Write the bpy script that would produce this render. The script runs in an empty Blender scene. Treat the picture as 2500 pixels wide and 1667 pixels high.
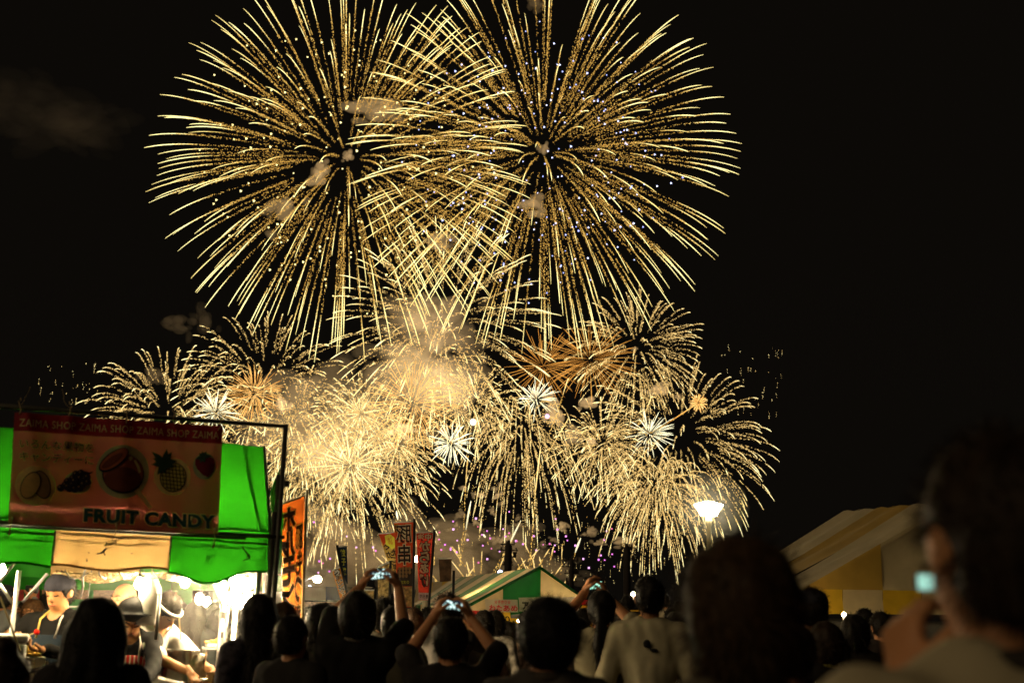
import bpy, bmesh, math, random
import numpy as np
from mathutils import Vector, Matrix
sc = bpy.context.scene
COL = sc.collection
random.seed(7); RNG = np.random.default_rng(11)
rad = math.radians
# ------------------------------------------------------------------ camera
W0, H0, LENS = 2500.0, 1667.0, 40.0
FPX = W0*LENS/36.0
CAMZ = 1.6
cd = bpy.data.cameras.new('camera'); cam = bpy.data.objects.new('camera', cd); COL.objects.link(cam)
cd.lens = LENS; cd.sensor_width = 36; cd.sensor_fit = 'HORIZONTAL'
cd.clip_start = 0.05; cd.clip_end = 5000
MW = Matrix.Translation((0, 0, CAMZ)) @ Matrix.Rotation(rad(90+13.2), 4, 'X') @ Matrix.Rotation(rad(1.5), 4, 'Z')
cam.matrix_world = MW
cd.dof.use_dof = True; cd.dof.focus_distance = 22; cd.dof.aperture_fstop = 2.6
sc.camera = cam
# ------------------------------------------------------------------ night sky, added faint warm fill sun, exposure
wd = bpy.data.worlds.new('World'); sc.world = wd; wd.use_nodes = True
wn = wd.node_tree.nodes; bg = wn['Background']
bg.inputs[0].default_value = (1.0, 0.80, 0.56, 1); bg.inputs[1].default_value = 0.0034
sl = bpy.data.lights.new('town_light', 'SUN'); so = bpy.data.objects.new('town_light', sl); COL.objects.link(so)
sl.energy = 0.55; sl.color = (1.0, 0.74, 0.42); sl.angle = rad(50)
so.rotation_euler = (rad(62), 0, rad(-56))
vs = sc.view_settings; vs.view_transform = 'Standard'; vs.look = 'None'; vs.exposure = 0; vs.gamma = 1
cy = sc.cycles
cy.max_bounces = 5; cy.diffuse_bounces = 3; cy.glossy_bounces = 2; cy.transmission_bounces = 4
cy.transparent_max_bounces = 24; cy.volume_bounces = 1; cy.caustics_reflective = False; cy.caustics_refractive = False
cy.sample_clamp_indirect = 4; cy.use_denoising = True
# ------------------------------------------------------------------ helpers
M3 = MW.to_3x3()
def ray(x, y):
    return M3 @ Vector(((x-W0/2)/FPX, -(y-H0/2)/FPX, -1))
C0 = Vector((0, 0, CAMZ))
def U(x, y, Y):
    d = ray(x, y); return C0 + d*(Y/d.y)
def px_m(Y): return Y/FPX            # metres per photograph pixel at distance Y

def link(name, me, mat=None, parent=None, smooth=True):
    o = bpy.data.objects.new(name, me); COL.objects.link(o)
    if mat is not None and len(me.materials) == 0: me.materials.append(mat)
    if parent is not None: o.parent = parent
    if smooth and len(me.polygons):
        me.polygons.foreach_set('use_smooth', np.ones(len(me.polygons), bool))
    return o
def tag(o, label=None, cat=None, group=None, kind=None):
    if label: o['label'] = label
    if cat: o['category'] = cat
    if group: o['group'] = group
    if kind: o['kind'] = kind
    return o
def empty(name, loc=(0, 0, 0)):
    o = bpy.data.objects.new(name, None); COL.objects.link(o); o.location = loc; o.empty_display_size = .1
    return o
def pydata(name, v, f):
    me = bpy.data.meshes.new(name); me.from_pydata([tuple(p) for p in v], [], f); me.update(); return me

class MB:
    """collects shapes in WORLD coordinates; build() links them as one mesh (parents stand at the origin unless given)"""
    def __init__(s): s.v = []; s.f = []
    def add(s, v, f):
        n = len(s.v); s.v += [tuple(p) for p in v]; s.f += [tuple(i+n for i in q) for q in f]; return s
    def tube(s, pts, r, n=6, cap=True):
        pts = [Vector(p) for p in pts]
        rs = r if isinstance(r, (list, tuple)) else [r]*len(pts)
        v = []; f = []
        for i, p in enumerate(pts):
            t = (pts[min(i+1, len(pts)-1)] - pts[max(i-1, 0)]).normalized()
            a = t.orthogonal().normalized() if abs(t.z) > .9 else t.cross(Vector((0, 0, 1))).normalized()
            b = t.cross(a)
            for k in range(n):
                w = 2*math.pi*k/n; v.append(p + (a*math.cos(w) + b*math.sin(w))*rs[i])
        for i in range(len(pts)-1):
            for k in range(n):
                f.append((i*n+k, i*n+(k+1) % n, (i+1)*n+(k+1) % n, (i+1)*n+k))
        if cap:
            f.append(tuple(range(n))[::-1]); f.append(tuple((len(pts)-1)*n+k for k in range(n)))
        return s.add(v, f)
    def box(s, c, sx, sy, sz, rz=0, m=None):
        v = []
        for x in (-1, 1):
            for y in (-1, 1):
                for z in (-1, 1): v.append(Vector((x*sx/2, y*sy/2, z*sz/2)))
        R = m if m is not None else Matrix.Rotation(rz, 3, 'Z')
        v = [R @ p + Vector(c) for p in v]
        return s.add(v, [(0, 1, 3, 2), (4, 6, 7, 5), (0, 4, 5, 1), (2, 3, 7, 6), (0, 2, 6, 4), (1, 5, 7, 3)])
    def lathe(s, c, prof, n=24, m=None):
        v = []; f = []
        for r, z in prof:
            for k in range(n):
                a = 2*math.pi*k/n; p = Vector((r*math.cos(a), r*math.sin(a), z))
                if m is not None: p = m @ p
                v.append(p + Vector(c))
        for i in range(len(prof)-1):
            for k in range(n):
                f.append((i*n+k, i*n+(k+1) % n, (i+1)*n+(k+1) % n, (i+1)*n+k))
        return s.add(v, f)
    def build(s, name, mat, parent=None, smooth=False, loc=None):
        v = s.v
        if loc is not None: v = [tuple(Vector(p)-Vector(loc)) for p in v]
        o = link(name, pydata(name, v, s.f), mat, parent, smooth)
        if loc is not None: o.location = loc
        return o
def bevel(o, w=.006, seg=2):
    m = o.modifiers.new('bevel', 'BEVEL'); m.width = w; m.segments = seg; m.limit_method = 'ANGLE'; return o

# ------------------------------------------------------------------ materials
def nodes(m):
    m.use_nodes = True; t = m.node_tree; return t, t.nodes, t.links
def mat(name, col, rough=.7, var=.18, scale=14, trans=0.0, metal=0.0, bump=0.0, alpha=1.0, spec=.35):
    m = bpy.data.materials.new(name); t, N, L = nodes(m)
    b = N['Principled BSDF']; out = N['Material Output']
    b.inputs['Roughness'].default_value = rough; b.inputs['Metallic'].default_value = metal
    b.inputs['Specular IOR Level'].default_value = spec
    co = N.new('ShaderNodeTexCoord'); nz = N.new('ShaderNodeTexNoise'); nz.inputs['Scale'].default_value = scale
    nz.inputs['Detail'].default_value = 5
    L.new(co.outputs['Object'], nz.inputs['Vector'])
    mr = N.new('ShaderNodeMapRange'); mr.inputs[1].default_value = .3; mr.inputs[2].default_value = .7
    mr.inputs[3].default_value = 1-var; mr.inputs[4].default_value = 1+var
    L.new(nz.outputs[0], mr.inputs[0])
    mx = N.new('ShaderNodeVectorMath'); mx.operation = 'SCALE'; mx.inputs[0].default_value = col[:3]
    L.new(mr.outputs[0], mx.inputs['Scale']); L.new(mx.outputs[0], b.inputs['Base Color'])
    if bump:
        bp = N.new('ShaderNodeBump'); bp.inputs['Strength'].default_value = bump; bp.inputs['Distance'].default_value = .01
        L.new(nz.outputs[0], bp.inputs['Height']); L.new(bp.outputs[0], b.inputs['Normal'])
    last = b.outputs[0]
    if trans:
        tr = N.new('ShaderNodeBsdfTranslucent'); L.new(mx.outputs[0], tr.inputs[0])
        ms = N.new('ShaderNodeMixShader'); ms.inputs[0].default_value = trans
        L.new(b.outputs[0], ms.inputs[1]); L.new(tr.outputs[0], ms.inputs[2]); last = ms.outputs[0]
    if alpha < 1:
        tp = N.new('ShaderNodeBsdfTransparent'); ms = N.new('ShaderNodeMixShader'); ms.inputs[0].default_value = alpha
        L.new(tp.outputs[0], ms.inputs[1]); L.new(last, ms.inputs[2]); last = ms.outputs[0]
    L.new(last, out.inputs[0])
    return m
def emis(name, col, strength, sample=True):
    m = bpy.data.materials.new(name); t, N, L = nodes(m)
    N.remove(N['Principled BSDF']); e = N.new('ShaderNodeEmission')
    e.inputs[0].default_value = (*col, 1); e.inputs[1].default_value = strength
    L.new(e.outputs[0], N['Material Output'].inputs[0])
    if not sample: m.cycles.emission_sampling = 'NONE'
    return m
def spark_mat(name, stops):
    """emission of glowing metal sparks: 'heat' is each spark's temperature"""
    m = bpy.data.materials.new(name); t, N, L = nodes(m)
    N.remove(N['Principled BSDF']); e = N.new('ShaderNodeEmission')
    at = N.new('ShaderNodeAttribute'); at.attribute_name = 'spark_temp'
    cr = N.new('ShaderNodeValToRGB'); el = cr.color_ramp.elements
    while len(el) < len(stops): el.new(.5)
    for q, (p, c) in zip(el, stops): q.position = p; q.color = (*c, 1)
    L.new(at.outputs['Fac'], cr.inputs[0]); L.new(cr.outputs[0], e.inputs[0]); e.inputs[1].default_value = 1.0
    L.new(e.outputs[0], N['Material Output'].inputs[0]); m.cycles.emission_sampling = 'NONE'
    return m
def smoke_mat(name, dens, col=(.9, .8, .7), aniso=0.0):
    m = bpy.data.materials.new(name); t, N, L = nodes(m)
    N.remove(N['Principled BSDF']); v = N.new('ShaderNodeVolumePrincipled')
    v.inputs['Color'].default_value = (*col, 1); v.inputs['Density'].default_value = dens
    v.inputs['Anisotropy'].default_value = aniso
    L.new(v.outputs[0], N['Material Output'].inputs['Volume']); m.cycles.homogeneous_volume = True
    return m

# ------------------------------------------------------------------ lettering (default font; flat print)
def text_mesh(s, off=0.0):
    cu = bpy.data.curves.new('lettering', 'FONT'); cu.body = s; cu.size = 1; cu.offset = off
    cu.resolution_u = 3; cu.space_character = 1.08; cu.fill_mode = 'FRONT'
    o = bpy.data.objects.new('lettering', cu); COL.objects.link(o)
    dg = bpy.context.evaluated_depsgraph_get(); me = bpy.data.meshes.new_from_object(o.evaluated_get(dg))
    v = np.array([p.co[:2] for p in me.vertices]) if len(me.vertices) else np.zeros((1, 2)); f = [tuple(p.vertices) for p in me.polygons]
    bpy.data.objects.remove(o); bpy.data.curves.remove(cu); bpy.data.meshes.remove(me)
    return v, f
TXT = {}
def text(s, off=0.0):
    if (s, off) not in TXT: TXT[(s, off)] = text_mesh(s, off)
    return TXT[(s, off)]

class Sheet:
    """a hanging cloth: TL,TR,BR,BL world corners, waves along its normal (towards the viewer side)"""
    def __init__(s, TL, TR, BR, BL, wave=None, flip=False):
        s.c = [Vector(p) for p in (TL, TR, BR, BL)]
        s.n = (s.c[1]-s.c[0]).cross(s.c[3]-s.c[0]).normalized()
        if s.n.dot(C0 - s.c[0]) < 0: s.n = -s.n
        if flip: s.n = -s.n
        s.wave = wave or (lambda u, v: 0)
    def P(s, u, v, off=0):
        a = s.c[0].lerp(s.c[1], u); b = s.c[3].lerp(s.c[2], u)
        return a.lerp(b, v) + s.n*(s.wave(u, v)+off)
    def cloth(s, name, m, parent, nu=20, nv=20, u0=0, u1=1, v0=0, v1=1, off=0):
        v = []; f = []
        for j in range(nv+1):
            for i in range(nu+1): v.append(s.P(u0+(u1-u0)*i/nu, v0+(v1-v0)*j/nv, off))
        for j in range(nv):
            for i in range(nu): a = j*(nu+1)+i; f.append((a, a+1, a+nu+2, a+nu+1))
        return link(name, pydata(name, v, f), m, parent)
    def poly(s, name, m, parent, pts, off=.003):
        """filled convex-ish outline in (u,v), fan from its centre with rings so that it follows the folds"""
        n = len(pts); c = (sum(p[0] for p in pts)/n, sum(p[1] for p in pts)/n); v = []; f = []
        R = (0.0, .35, .7, 1.0)
        for r in R[1:]:
            for p in pts: v.append(s.P(c[0]+(p[0]-c[0])*r, c[1]+(p[1]-c[1])*r, off))
        v.append(s.P(*c, off)); k = len(v)-1
        for i in range(n): f.append((k, i, (i+1) % n))
        for j in range(len(R)-2):
            for i in range(n): f.append((j*n+i, (j+1)*n+i, (j+1)*n+(i+1) % n, j*n+(i+1) % n))
        return link(name, pydata(name, v, f), m, parent)
    def letters(s, name, m, parent, string, u0, v0, u1, v1, off=.003, bold=0.0, mirror=False, skew=0.0, fitpad=None):
        vv, f = text(string, bold)
        base, _ = text(string, 0.0)
        lo = base.min(0); hi = base.max(0); sz = np.maximum(hi-lo, 1e-4)
        q = (vv-lo)/sz; out = []
        for x, y in q:
            uu = u0+(u1-u0)*x; w = v1+(v0-v1)*y + skew*(x-.5)
            if mirror: uu = 1-uu
            out.append(s.P(uu, w, off))
        return link(name, pydata(name, out, f), m, parent, smooth=False)
# ------------------------------------------------------------------ shared materials
m_ground = mat('asphalt', (.05, .047, .042), .85, .3, 3, bump=.3)
m_steel = mat('galvanised_pipe', (.33, .32, .30), .35, .2, 30, metal=.8)
m_dpipe = mat('dark_pipe', (.07, .065, .05), .45, .2, 30, metal=.5)
m_white = mat('white_paint', (.75, .73, .68), .5, .1, 20)
m_green = mat('green_canvas', (.011, .17, .004), .75, .12, 5, trans=.62)
m_cream = mat('cream_canvas', (.40, .26, .10), .75, .10, 5, trans=.62)
m_tgreen = mat('green_tent_vinyl', (.008, .13, .022), .5, .12, 4, trans=.4)
m_tcream = mat('cream_tent_vinyl', (.62, .50, .28), .5, .10, 4, trans=.4)
m_tyel = mat('yellow_tent_vinyl', (.46, .28, .035), .5, .12, 4, trans=.35)
m_tyel2 = mat('bright_yellow_vinyl', (.72, .46, .03), .5, .12, 4, trans=.4)
m_tblue = mat('blue_tent_vinyl', (.02, .05, .17), .5, .12, 4, trans=.3)
m_rope = mat('straw_rope', (.45, .33, .16), .9, .2, 60)
m_black = mat('black_plastic', (.012, .012, .012), .4, .1, 20)
m_wood = mat('wood', (.22, .12, .05), .6, .3, 12)
m_vinyl = mat('clear_vinyl', (.80, .78, .72), .25, .08, 8, trans=.6, alpha=.10)
m_bag = mat('white_plastic_bag', (.85, .82, .76), .3, .08, 10, trans=.6)
m_silver = mat('steel_pot', (.6, .58, .54), .22, .1, 8, metal=.9)
m_foil = mat('foil', (.7, .64, .5), .3, .2, 30, metal=.7, bump=1)
m_bulb = emis('lit_bulb', (1.0, .77, .44), 760)
m_bulb_s = emis('lit_bulb_small', (1.0, .80, .50), 260)
# ------------------------------------------------------------------ ground
g = MB(); S_ = 1500
g.add([(-S_, -S_, 0), (S_, -S_, 0), (S_, S_, 0), (-S_, S_, 0)], [(0, 1, 2, 3)])
tag(g.build('ground', m_ground), 'dark asphalt ground of the festival place', 'ground', kind='structure')

# ================================================================== fruit candy stall
A_ = U(0, 1275, 6.97); B_ = U(697, 1310, 7.6)
EV = Vector((B_.x-A_.x, B_.y-A_.y, 0)).normalized(); NV = Vector((-EV.y, EV.x, 0))     # along the front / inwards
if NV.y < 0: NV = -NV
O_ = Vector((A_.x, A_.y, 0))
def SP(x, y, d):
    r = ray(x, y); t = (O_ + NV*d - C0).dot(NV)/r.dot(NV); return C0 + r*t
def SL(a, d, z): return O_ + EV*a + NV*d + Vector((0, 0, z))
def aof(p): return (p-O_).dot(EV)
stall = empty('market_stall', SL(.6, 1.2, 0))
tag(stall, 'fruit candy stall with green and cream canvas roof glowing from the bulbs under it', 'market stall')
def sb(mb, name, m, smooth=False, parent=None):
    p = parent or stall
    o = mb.build(name, m, None, smooth, loc=stall.location) if parent is None else mb.build(name, m, None, smooth, loc=stall.location)
    o.location = (0, 0, 0); o.parent = p; return o
def reparent(o, p, base):      # mesh built in world coordinates -> child of an object whose origin is 'base'
    o.parent = p; o.location = -Vector(base); return o
aR = aof(SP(660, 1302, .12)); a415 = aof(SP(415, 1340, .12)); a130 = aof(SP(130, 1340, .12)); wS = a415-a130
zE = SP(400, 1288, .12).z; zR = SP(645, 1090, 1.25).z; zV = SP(300, 1388, .10).z
aT = aof(SP(645, 1090, 1.25)); edges = [aR, a415, a130, a130-wS, a130-2*wS, a130-3*wS]
DB = 2.5
def fold(u, v, k=1.0): return .012*k*math.sin(9*u+3*v)+.007*k*math.sin(23*u-5*v)
for i in range(5):
    a1, a0 = edges[i], edges[i+1]; m_ = (m_green, m_cream)[i % 2]
    aq = aT if i == 0 else a1
    sh = Sheet(SL(a0, 1.25, zR), SL(aq, 1.25, zR), SL(a1, .12, zE), SL(a0, .12, zE), lambda u, v: -.05*math.sin(math.pi*v)+.006*math.sin(12*u+7*v))
    reparent(sh.cloth('roof_panel', m_, None, 10, 12), stall, stall.location)
    sh = Sheet(SL(a0, 1.25, zR), SL(aq, 1.25, zR), SL(a1, DB, zE), SL(a0, DB, zE), lambda u, v: -.05*math.sin(math.pi*v))
    reparent(sh.cloth('roof_panel', m_, None, 10, 12), stall, stall.location)
    sag = .035 if i == 0 else .01
    zl = zV - (.015 if i == 0 else 0)
    def wv(u, v, i=i): return .018*v*math.sin(7*u+1.3*i)+.01*v*math.sin(17*u+i)+.012*math.sin(5*v+3*u)
    sh = Sheet(SL(a0, .115, zE), SL(a1, .115, zE), SL(a1, .09, zl), SL(a0, .09, zl), wv)
    v = []; f = []; nu, nv = 26, 10
    for j in range(nv+1):
        for k in range(nu+1):
            p = sh.P(k/nu, j/nv); u = k/nu
            sg = (-.07*math.sin(math.pi*min(1, u*1.25))**2+.03*u) if i == 0 else .012*math.sin(8*u+i)
            v.append(p+Vector((0, 0, sg*(j/nv)**2)))
    for j in range(nv):
        for k in range(nu): a = j*(nu+1)+k; f.append((a, a+1, a+nu+2, a+nu+1))
    vo = link('valance_panel', pydata('valance_panel', v, f), m_, None); reparent(vo, stall, stall.location)
    hem = MB().tube([p for p in v[-(nu+1):]], .008, 5); ho = hem.build('hem', m_); ho.parent = vo
    sm = MB().tube([Vector(v[j*(nu+1)]) for j in range(nv+1)], .007, 4); so_ = sm.build('seam', m_dpipe); so_.parent = vo
    sh = Sheet(SL(a0, DB, zE), SL(a1, DB, zE), SL(a1, DB, zE-.3), SL(a0, DB, zE-.3), wv)
    reparent(sh.cloth('valance_panel', m_, None, 14, 5), stall, stall.location)
# gable flap at the right end
gm = MB(); gm.add([SL(aT+.01, 1.25, zR-.02), SL(aR+.01, .12, zE-.02), SL(aR+.03, .5, zE-.35), SL(aR+.01, DB, zE-.02)], [(0, 1, 2), (0, 2, 3)])
sb(gm, 'gable_flap', m_cream)
fl = Sheet(SP(668, 1175, .9), SP(686, 1140, .7), SP(684, 1305, .25), SP(662, 1330, .2), lambda u, v: .02*math.sin(6*v))
reparent(fl.cloth('gable_flap', m_green, None, 4, 10), stall, stall.location)
em = MB().tube([SL(aT, 1.25, zR), SL(aR, .12, zE), SL(aR, .09, zV)], .011, 6); sb(em, 'roof_edge', m_dpipe)
# pipes
def pipe(pts, r, m_, name='pipe'): return sb(MB().tube(pts, r, 8), name, m_, True)
pipe([SP(-400, 964, 0), SP(700, 1041, 0)], .013, m_dpipe)
pipe([SP(-400, 958, .04), SP(640, 1034, .04)], .008, m_dpipe)
pipe([SP(-400, 1254, 0), SP(694, 1311, 0)], .013, m_dpipe)
pipe([SP(-400, 1262, .05), SP(600, 1314, .05)], .009, m_dpipe)
def post(x, y, d, r, m_, name='post'):
    p = SP(x, y, d); return pipe([p, Vector((p.x, p.y, 0))], r, m_, name)
post(698, 1036, 0, .017, m_dpipe); post(682, 1160, .15, .02, m_dpipe); post(670, 1250, .05, .016, m_dpipe)
for yy in (1180, 1330, 1450): sb(MB().lathe(SP(697, yy, 0), [(.019, -.02), (.026, -.018), (.026, .018), (.019, .02)], 10), 'pipe_clamp', m_dpipe)
post(47, 1392, .55, .016, m_white); post(545, 1475, 1.0, .02, m_steel); post(556, 1470, .9, .011, m_steel); post(578, 1450, 1.4, .016, m_white)
post(600, 1440, 1.7, .012, m_steel); post(-420, 1300, .2, .02, m_white)
for yy in (1500, 1548, 1590): sb(MB().lathe(SP(545, yy, 1.0), [(.021, -.025), (.03, -.02), (.03, .02), (.021, .025)], 10), 'pipe_clamp', m_steel)
def rod(x0, y0, d0, x1, y1, d1, r=.009, m_=None): return pipe([SP(x0, y0, d0), SP(x1, y1, d1)], r, m_ or m_white, 'brace')
rod(0, 1425, .55, 36, 1480, .55); rod(115, 1400, .55, 55, 1470, .55, .008); rod(38, 1370, .4, 0, 1418, .5, .009)
rod(0, 1455, .3, 50, 1590, .3, .006, m_rope); rod(510, 1385, .9, 545, 1480, 1.0, .013); rod(575, 1375, .8, 615, 1400, .9)
rod(390, 1450, .7, 380, 1560, .6, .012, m_dpipe)
for (x0, y0, x1, y1) in ((430, 1442, 418, 1535), (430, 1442, 442, 1560), (425, 1500, 412, 1540)): rod(x0, y0, 1.1, x1, y1, 1.1, .005, m_rope)
pipe([SL(edges[-1], .2, zE-.01), SL(aR, .2, zE-.01)], .014, m_steel, 'eave_bar'); pipe([SL(edges[-1], DB-.05, zE-.01), SL(aR, DB-.05, zE-.01)], .014, m_steel, 'eave_bar')
pipe([SL(edges[-1], 1.25, zR-.07), SL(aR, 1.25, zR-.07)], .014, m_steel, 'ridge_bar')
for a in (a415-.1, a130-.2, aR-.05, edges[-1]+.1):
    pipe([SL(a, .2, zE-.01), SL(a, 1.25, zR-.09), SL(a, DB-.05, zE-.01)], .012, m_steel, 'rafter')
post(640, 1300, .25, .018, m_steel); post(655, 1310, 2.3, .018, m_steel)
# ropes behind the valance, cables, ties
def rope(pts, r=.004, m_=None, name='cable'): return sb(MB().tube(pts, r, 5), name, m_ or m_dpipe, True)
def wob(p0, p1, n, sagv, j=.01):
    out = []
    for i in range(n+1):
        t = i/n; q = Vector(p0).lerp(Vector(p1), t); q.z -= sagv*4*t*(1-t); q += Vector((random.uniform(-j, j), random.uniform(-j, j), random.uniform(-j, j))); out.append(q)
    return out
zq = zE-.075
rope(wob(SL(edges[-1], .122, zq), SL(aR, .122, zq), 40, .0, .003), .007); rope(wob(SL(edges[-1], .15, zq-.03), SL(aR, .15, zq-.035), 40, .02, .008), .005)
for k in range(9):
    a = edges[-1]+(aR-edges[-1])*(.45+.062*k)
    for q in range(3):
        rope(wob(SL(a+.05*q, .125, zq), SL(a+random.uniform(-.12, .18), .115, zq-random.uniform(.08, .17)), 6, .01, .012), .0035)
for k in range(7):
    x = 60+random.random()*560
    rope(wob(SP(x, 1392, .5), SP(x+random.uniform(20, 90), 1396, .7), 8, .05, .006), .004)
rope(wob(SP(208, 1386, .7), SP(200, 1455, .9), 6, 0, .01), .007, m_steel); rope(wob(SP(240, 1388, .5), SP(262, 1410, .6), 6, .03, .006), .006, m_steel)
# net bundled under the roof
nm = MB(); NU, NW = 46, 9
def netp(i, j):
    u = i/NU; w = j/NW; x = 130+440*u
    dip = 26*math.sin(math.pi*min(1, u*1.9))**2+22*max(0, math.sin(math.pi*(u-.45)*1.9))**2
    return SP(x, 1398+dip*w+random.uniform(-1.2, 1.2), .75+.25*w+random.uniform(-.03, .03))
gridp = [[netp(i, j) for j in range(NW+1)] for i in range(NU+1)]
for i in range(NU):
    for j in range(NW):
        nm.tube([gridp[i][j], gridp[i+1][j+1]], .0028, 3, False); nm.tube([gridp[i+1][j], gridp[i][j+1]], .0028, 3, False)
tag(sb(nm, 'net', m_rope), kind='stuff')
# the clear vinyl curtain closing the right end, wet with glare
vc = Sheet(SL(aR-.03, .3, zV+.05), SL(aR-.05, 2.2, zV+.12), SL(aR-.05, 2.2, 1.55), SL(aR-.03, .3, 1.55), lambda u, v: .02*math.sin(26*u+2*v)+.012*math.sin(41*u))
reparent(vc.cloth('vinyl_curtain', m_vinyl, None, 40, 6), stall, stall.location)

# ------------------------------------------------------------------ bulbs
def bulb(x, y, d, r, label, m_=None, cord=True):
    r *= .72; p = SP(x, y, d); b = empty('light_bulb', p); tag(b, label, 'light bulb', 'bare bulbs strung under the stall roof')
    g_ = MB().lathe((0, 0, 0), [(.001, -1.15*r), (.7*r, -.8*r), (r, 0), (.8*r, .6*r), (.36*r, 1.35*r)], 10)
    g_.build('glass', m_ or m_bulb, b, True)
    s_ = MB().lathe((0, 0, 0), [(.36*r, 1.3*r), (.42*r, 1.35*r), (.42*r, 2.1*r), (.2*r, 2.3*r), (.001, 2.3*r)], 12); s_.build('socket', m_black, b, True)
    if cord:
        top = max(p.z+.12, zE-.02)
        MB().tube([(0, 0, 2.2*r), (.005, 0, (top-p.z)*.6), (0, 0, top-p.z)], .004, 5).build('cord', m_black, b, True)
    return b
SHARED_B = 'bare round bulb shining white under the stall roof'
for (x, y, d, r) in ((340, 1425, .75, .045), (452, 1420, .9, .048), (487, 1462, 1.7, .045), (545, 1432, 1.3, .045), (572, 1418, 1.0, .05), (600, 1432, 1.1, .05),
                     (606, 1462, 1.3, .045), (590, 1470, 1.0, .05), (612, 1425, 1.2, .04), (2, 1392, .6, .045), (-150, 1400, .8, .045), (-330, 1405, 1.2, .045), (213, 1478, 1.5, .035), (560, 1462, 1.9, .05)):
    bulb(x, y, d, r, SHARED_B)

# ------------------------------------------------------------------ the printed banner
m_ban = mat('banner_pink_cloth', (.62, .185, .16), .6, .08, 6, trans=.42)
m_ban2 = mat('banner_red_print', (.34, .022, .03), .6, .06, 6, trans=.4)
def pm(n, c): return mat('print_'+n, tuple(min(.85, q*1.9) for q in c), .6, .1, 30, trans=.35)
p_cream = pm('cream', (.48, .40, .18)); p_green = pm('dark_green', (.012, .06, .05)); p_pale = pm('pale_green', (.20, .24, .12))
p_yel = pm('yellow', (.48, .38, .07)); p_yel2 = pm('pale_yellow', (.45, .38, .14)); p_brown = pm('toffee', (.10, .022, .008)); p_brown2 = pm('toffee_light', (.24, .06, .02)); p_dk = pm('ink', (.006, .003, .004))
p_leaf = pm('leaf', (.02, .045, .022)); p_red = pm('berry', (.12, .008, .014)); p_grape = pm('grape', (.018, .012, .02)); p_mango = pm('mango', (.42, .27, .08)); p_mango2 = pm('mango_dark', (.33, .2, .07))
def banwave(u, v):
    w = .010*math.sin(14*u+1.5*v)*(1-.6*v)+.006*math.sin(31*u-3*v)
    for c, s_ in ((.06, .05), (.26, -.04), (.51, .02), (.76, .06), (.98, -.05)):
        w += .016*math.exp(-((u-c-s_*v*2)/(.025+.05*v))**2)*(1-.75*v)
    return w - .02*math.exp(-((v-.85)/.12)**2)*math.sin(9*u)
ban = Sheet(SP(36, 1007, -.03), SP(543, 1041, -.03), SP(533, 1304, -.03), SP(20, 1277, -.03), banwave)
banner = empty('shop_banner', Vector((ban.c[3].x, ban.c[3].y, ban.c[3].z)))
tag(banner, 'pink cloth banner printed with candied fruit pictures, tied to pipes above the stall', 'banner')
_mk = []
def BN(o): _mk.append(o); return o
BN(ban.cloth('cloth', m_ban, None, 90, 30))
BN(ban.cloth('header_band', m_ban2, None, 90, 5, 0, 1, 0, .165, .002))
def cu(x, y):
    u = v = .5
    for _ in range(12):
        u = (x-(140-60*v))/((2200-40*v)-(140-60*v)); v = (y-(190+130*u))/((1280+110*u)-(190+130*u))
    return u, v
def bpoly(n, m_, pts, off): return BN(ban.poly(n, m_, None, [cu(*p) for p in pts], off))
def circ(cx, cy, rx, ry=None, rot=0, n=36):
    ry = ry or rx; c, s_ = math.cos(rot), math.sin(rot)
    return [(cx+rx*math.cos(2*math.pi*k/n)*c-ry*math.sin(2*math.pi*k/n)*s_, cy+rx*math.cos(2*math.pi*k/n)*s_+ry*math.sin(2*math.pi*k/n)*c) for k in range(n)]
BN(ban.letters('header_lettering', p_cream, None, 'ZAIMA SHOP ZAIMA SHOP ZAIMA SHOP ZAIMA', .024, .056, .982, .125, .005, .0))
for (s_, x0, y0, x1, y1) in (('いろんな果物を', 190, 450, 892, 580), ('キャンディーに', 190, 575, 888, 692)):
    u0, v0 = cu(x0, y0); u1, v1 = cu(x1, y1)
    v0 -= .0; v1 = v0+.085
    BN(ban.letters('lettering_outline', p_cream, None, s_, u0, v0, u1, v1, .004, .032)); BN(ban.letters('lettering', p_dk, None, s_, u0, v0, u1, v1, .007, .004))
u0, v0 = cu(812, 1105); u1, v1 = cu(2105, 1305)
BN(ban.letters('title_outline', p_cream, None, 'FRUIT CANDY', u0, .835, u1, .945, .005, .085)); BN(ban.letters('title_lettering', p_green, None, 'FRUIT CANDY', u0, .835, u1, .945, .008, .045))
bpoly('picture_disc', p_yel2, circ(335, 915, 192), .003); bpoly('picture_disc', p_pale, circ(1180, 775, 264), .003); bpoly('picture_disc', p_yel2, circ(1680, 820, 186), .003)
bpoly('candy_stick', p_yel2, [(1290, 960), (1325, 925), (1475, 1120), (1450, 1150)], .005)
bpoly('candy_outline', p_dk, circ(1184, 795, 208, 196), .006); bpoly('candy_apple', p_brown2, circ(1186, 788, 198, 184), .008); bpoly('candy_shade', p_brown, circ(1180, 850, 185, 118), .010)
bpoly('candy_outline', p_dk, circ(1090, 660, 172, 78, -.62), .012); bpoly('candy_base', p_brown2, circ(1092, 654, 160, 64, -.62), .014); bpoly('candy_shade', p_brown, circ(1070, 668, 120, 34, -.62), .016)
bpoly('highlight', p_yel2, circ(1256, 645, 20), .011); bpoly('highlight', p_yel2, [(1285, 662), (1310, 660), (1345, 715), (1362, 780), (1340, 788), (1322, 735)], .011)
bpoly('pineapple_outline', p_dk, circ(1688, 828, 135, 146, .2), .005); bpoly('pineapple', p_yel, circ(1688, 828, 126, 137, .2), .007)
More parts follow.
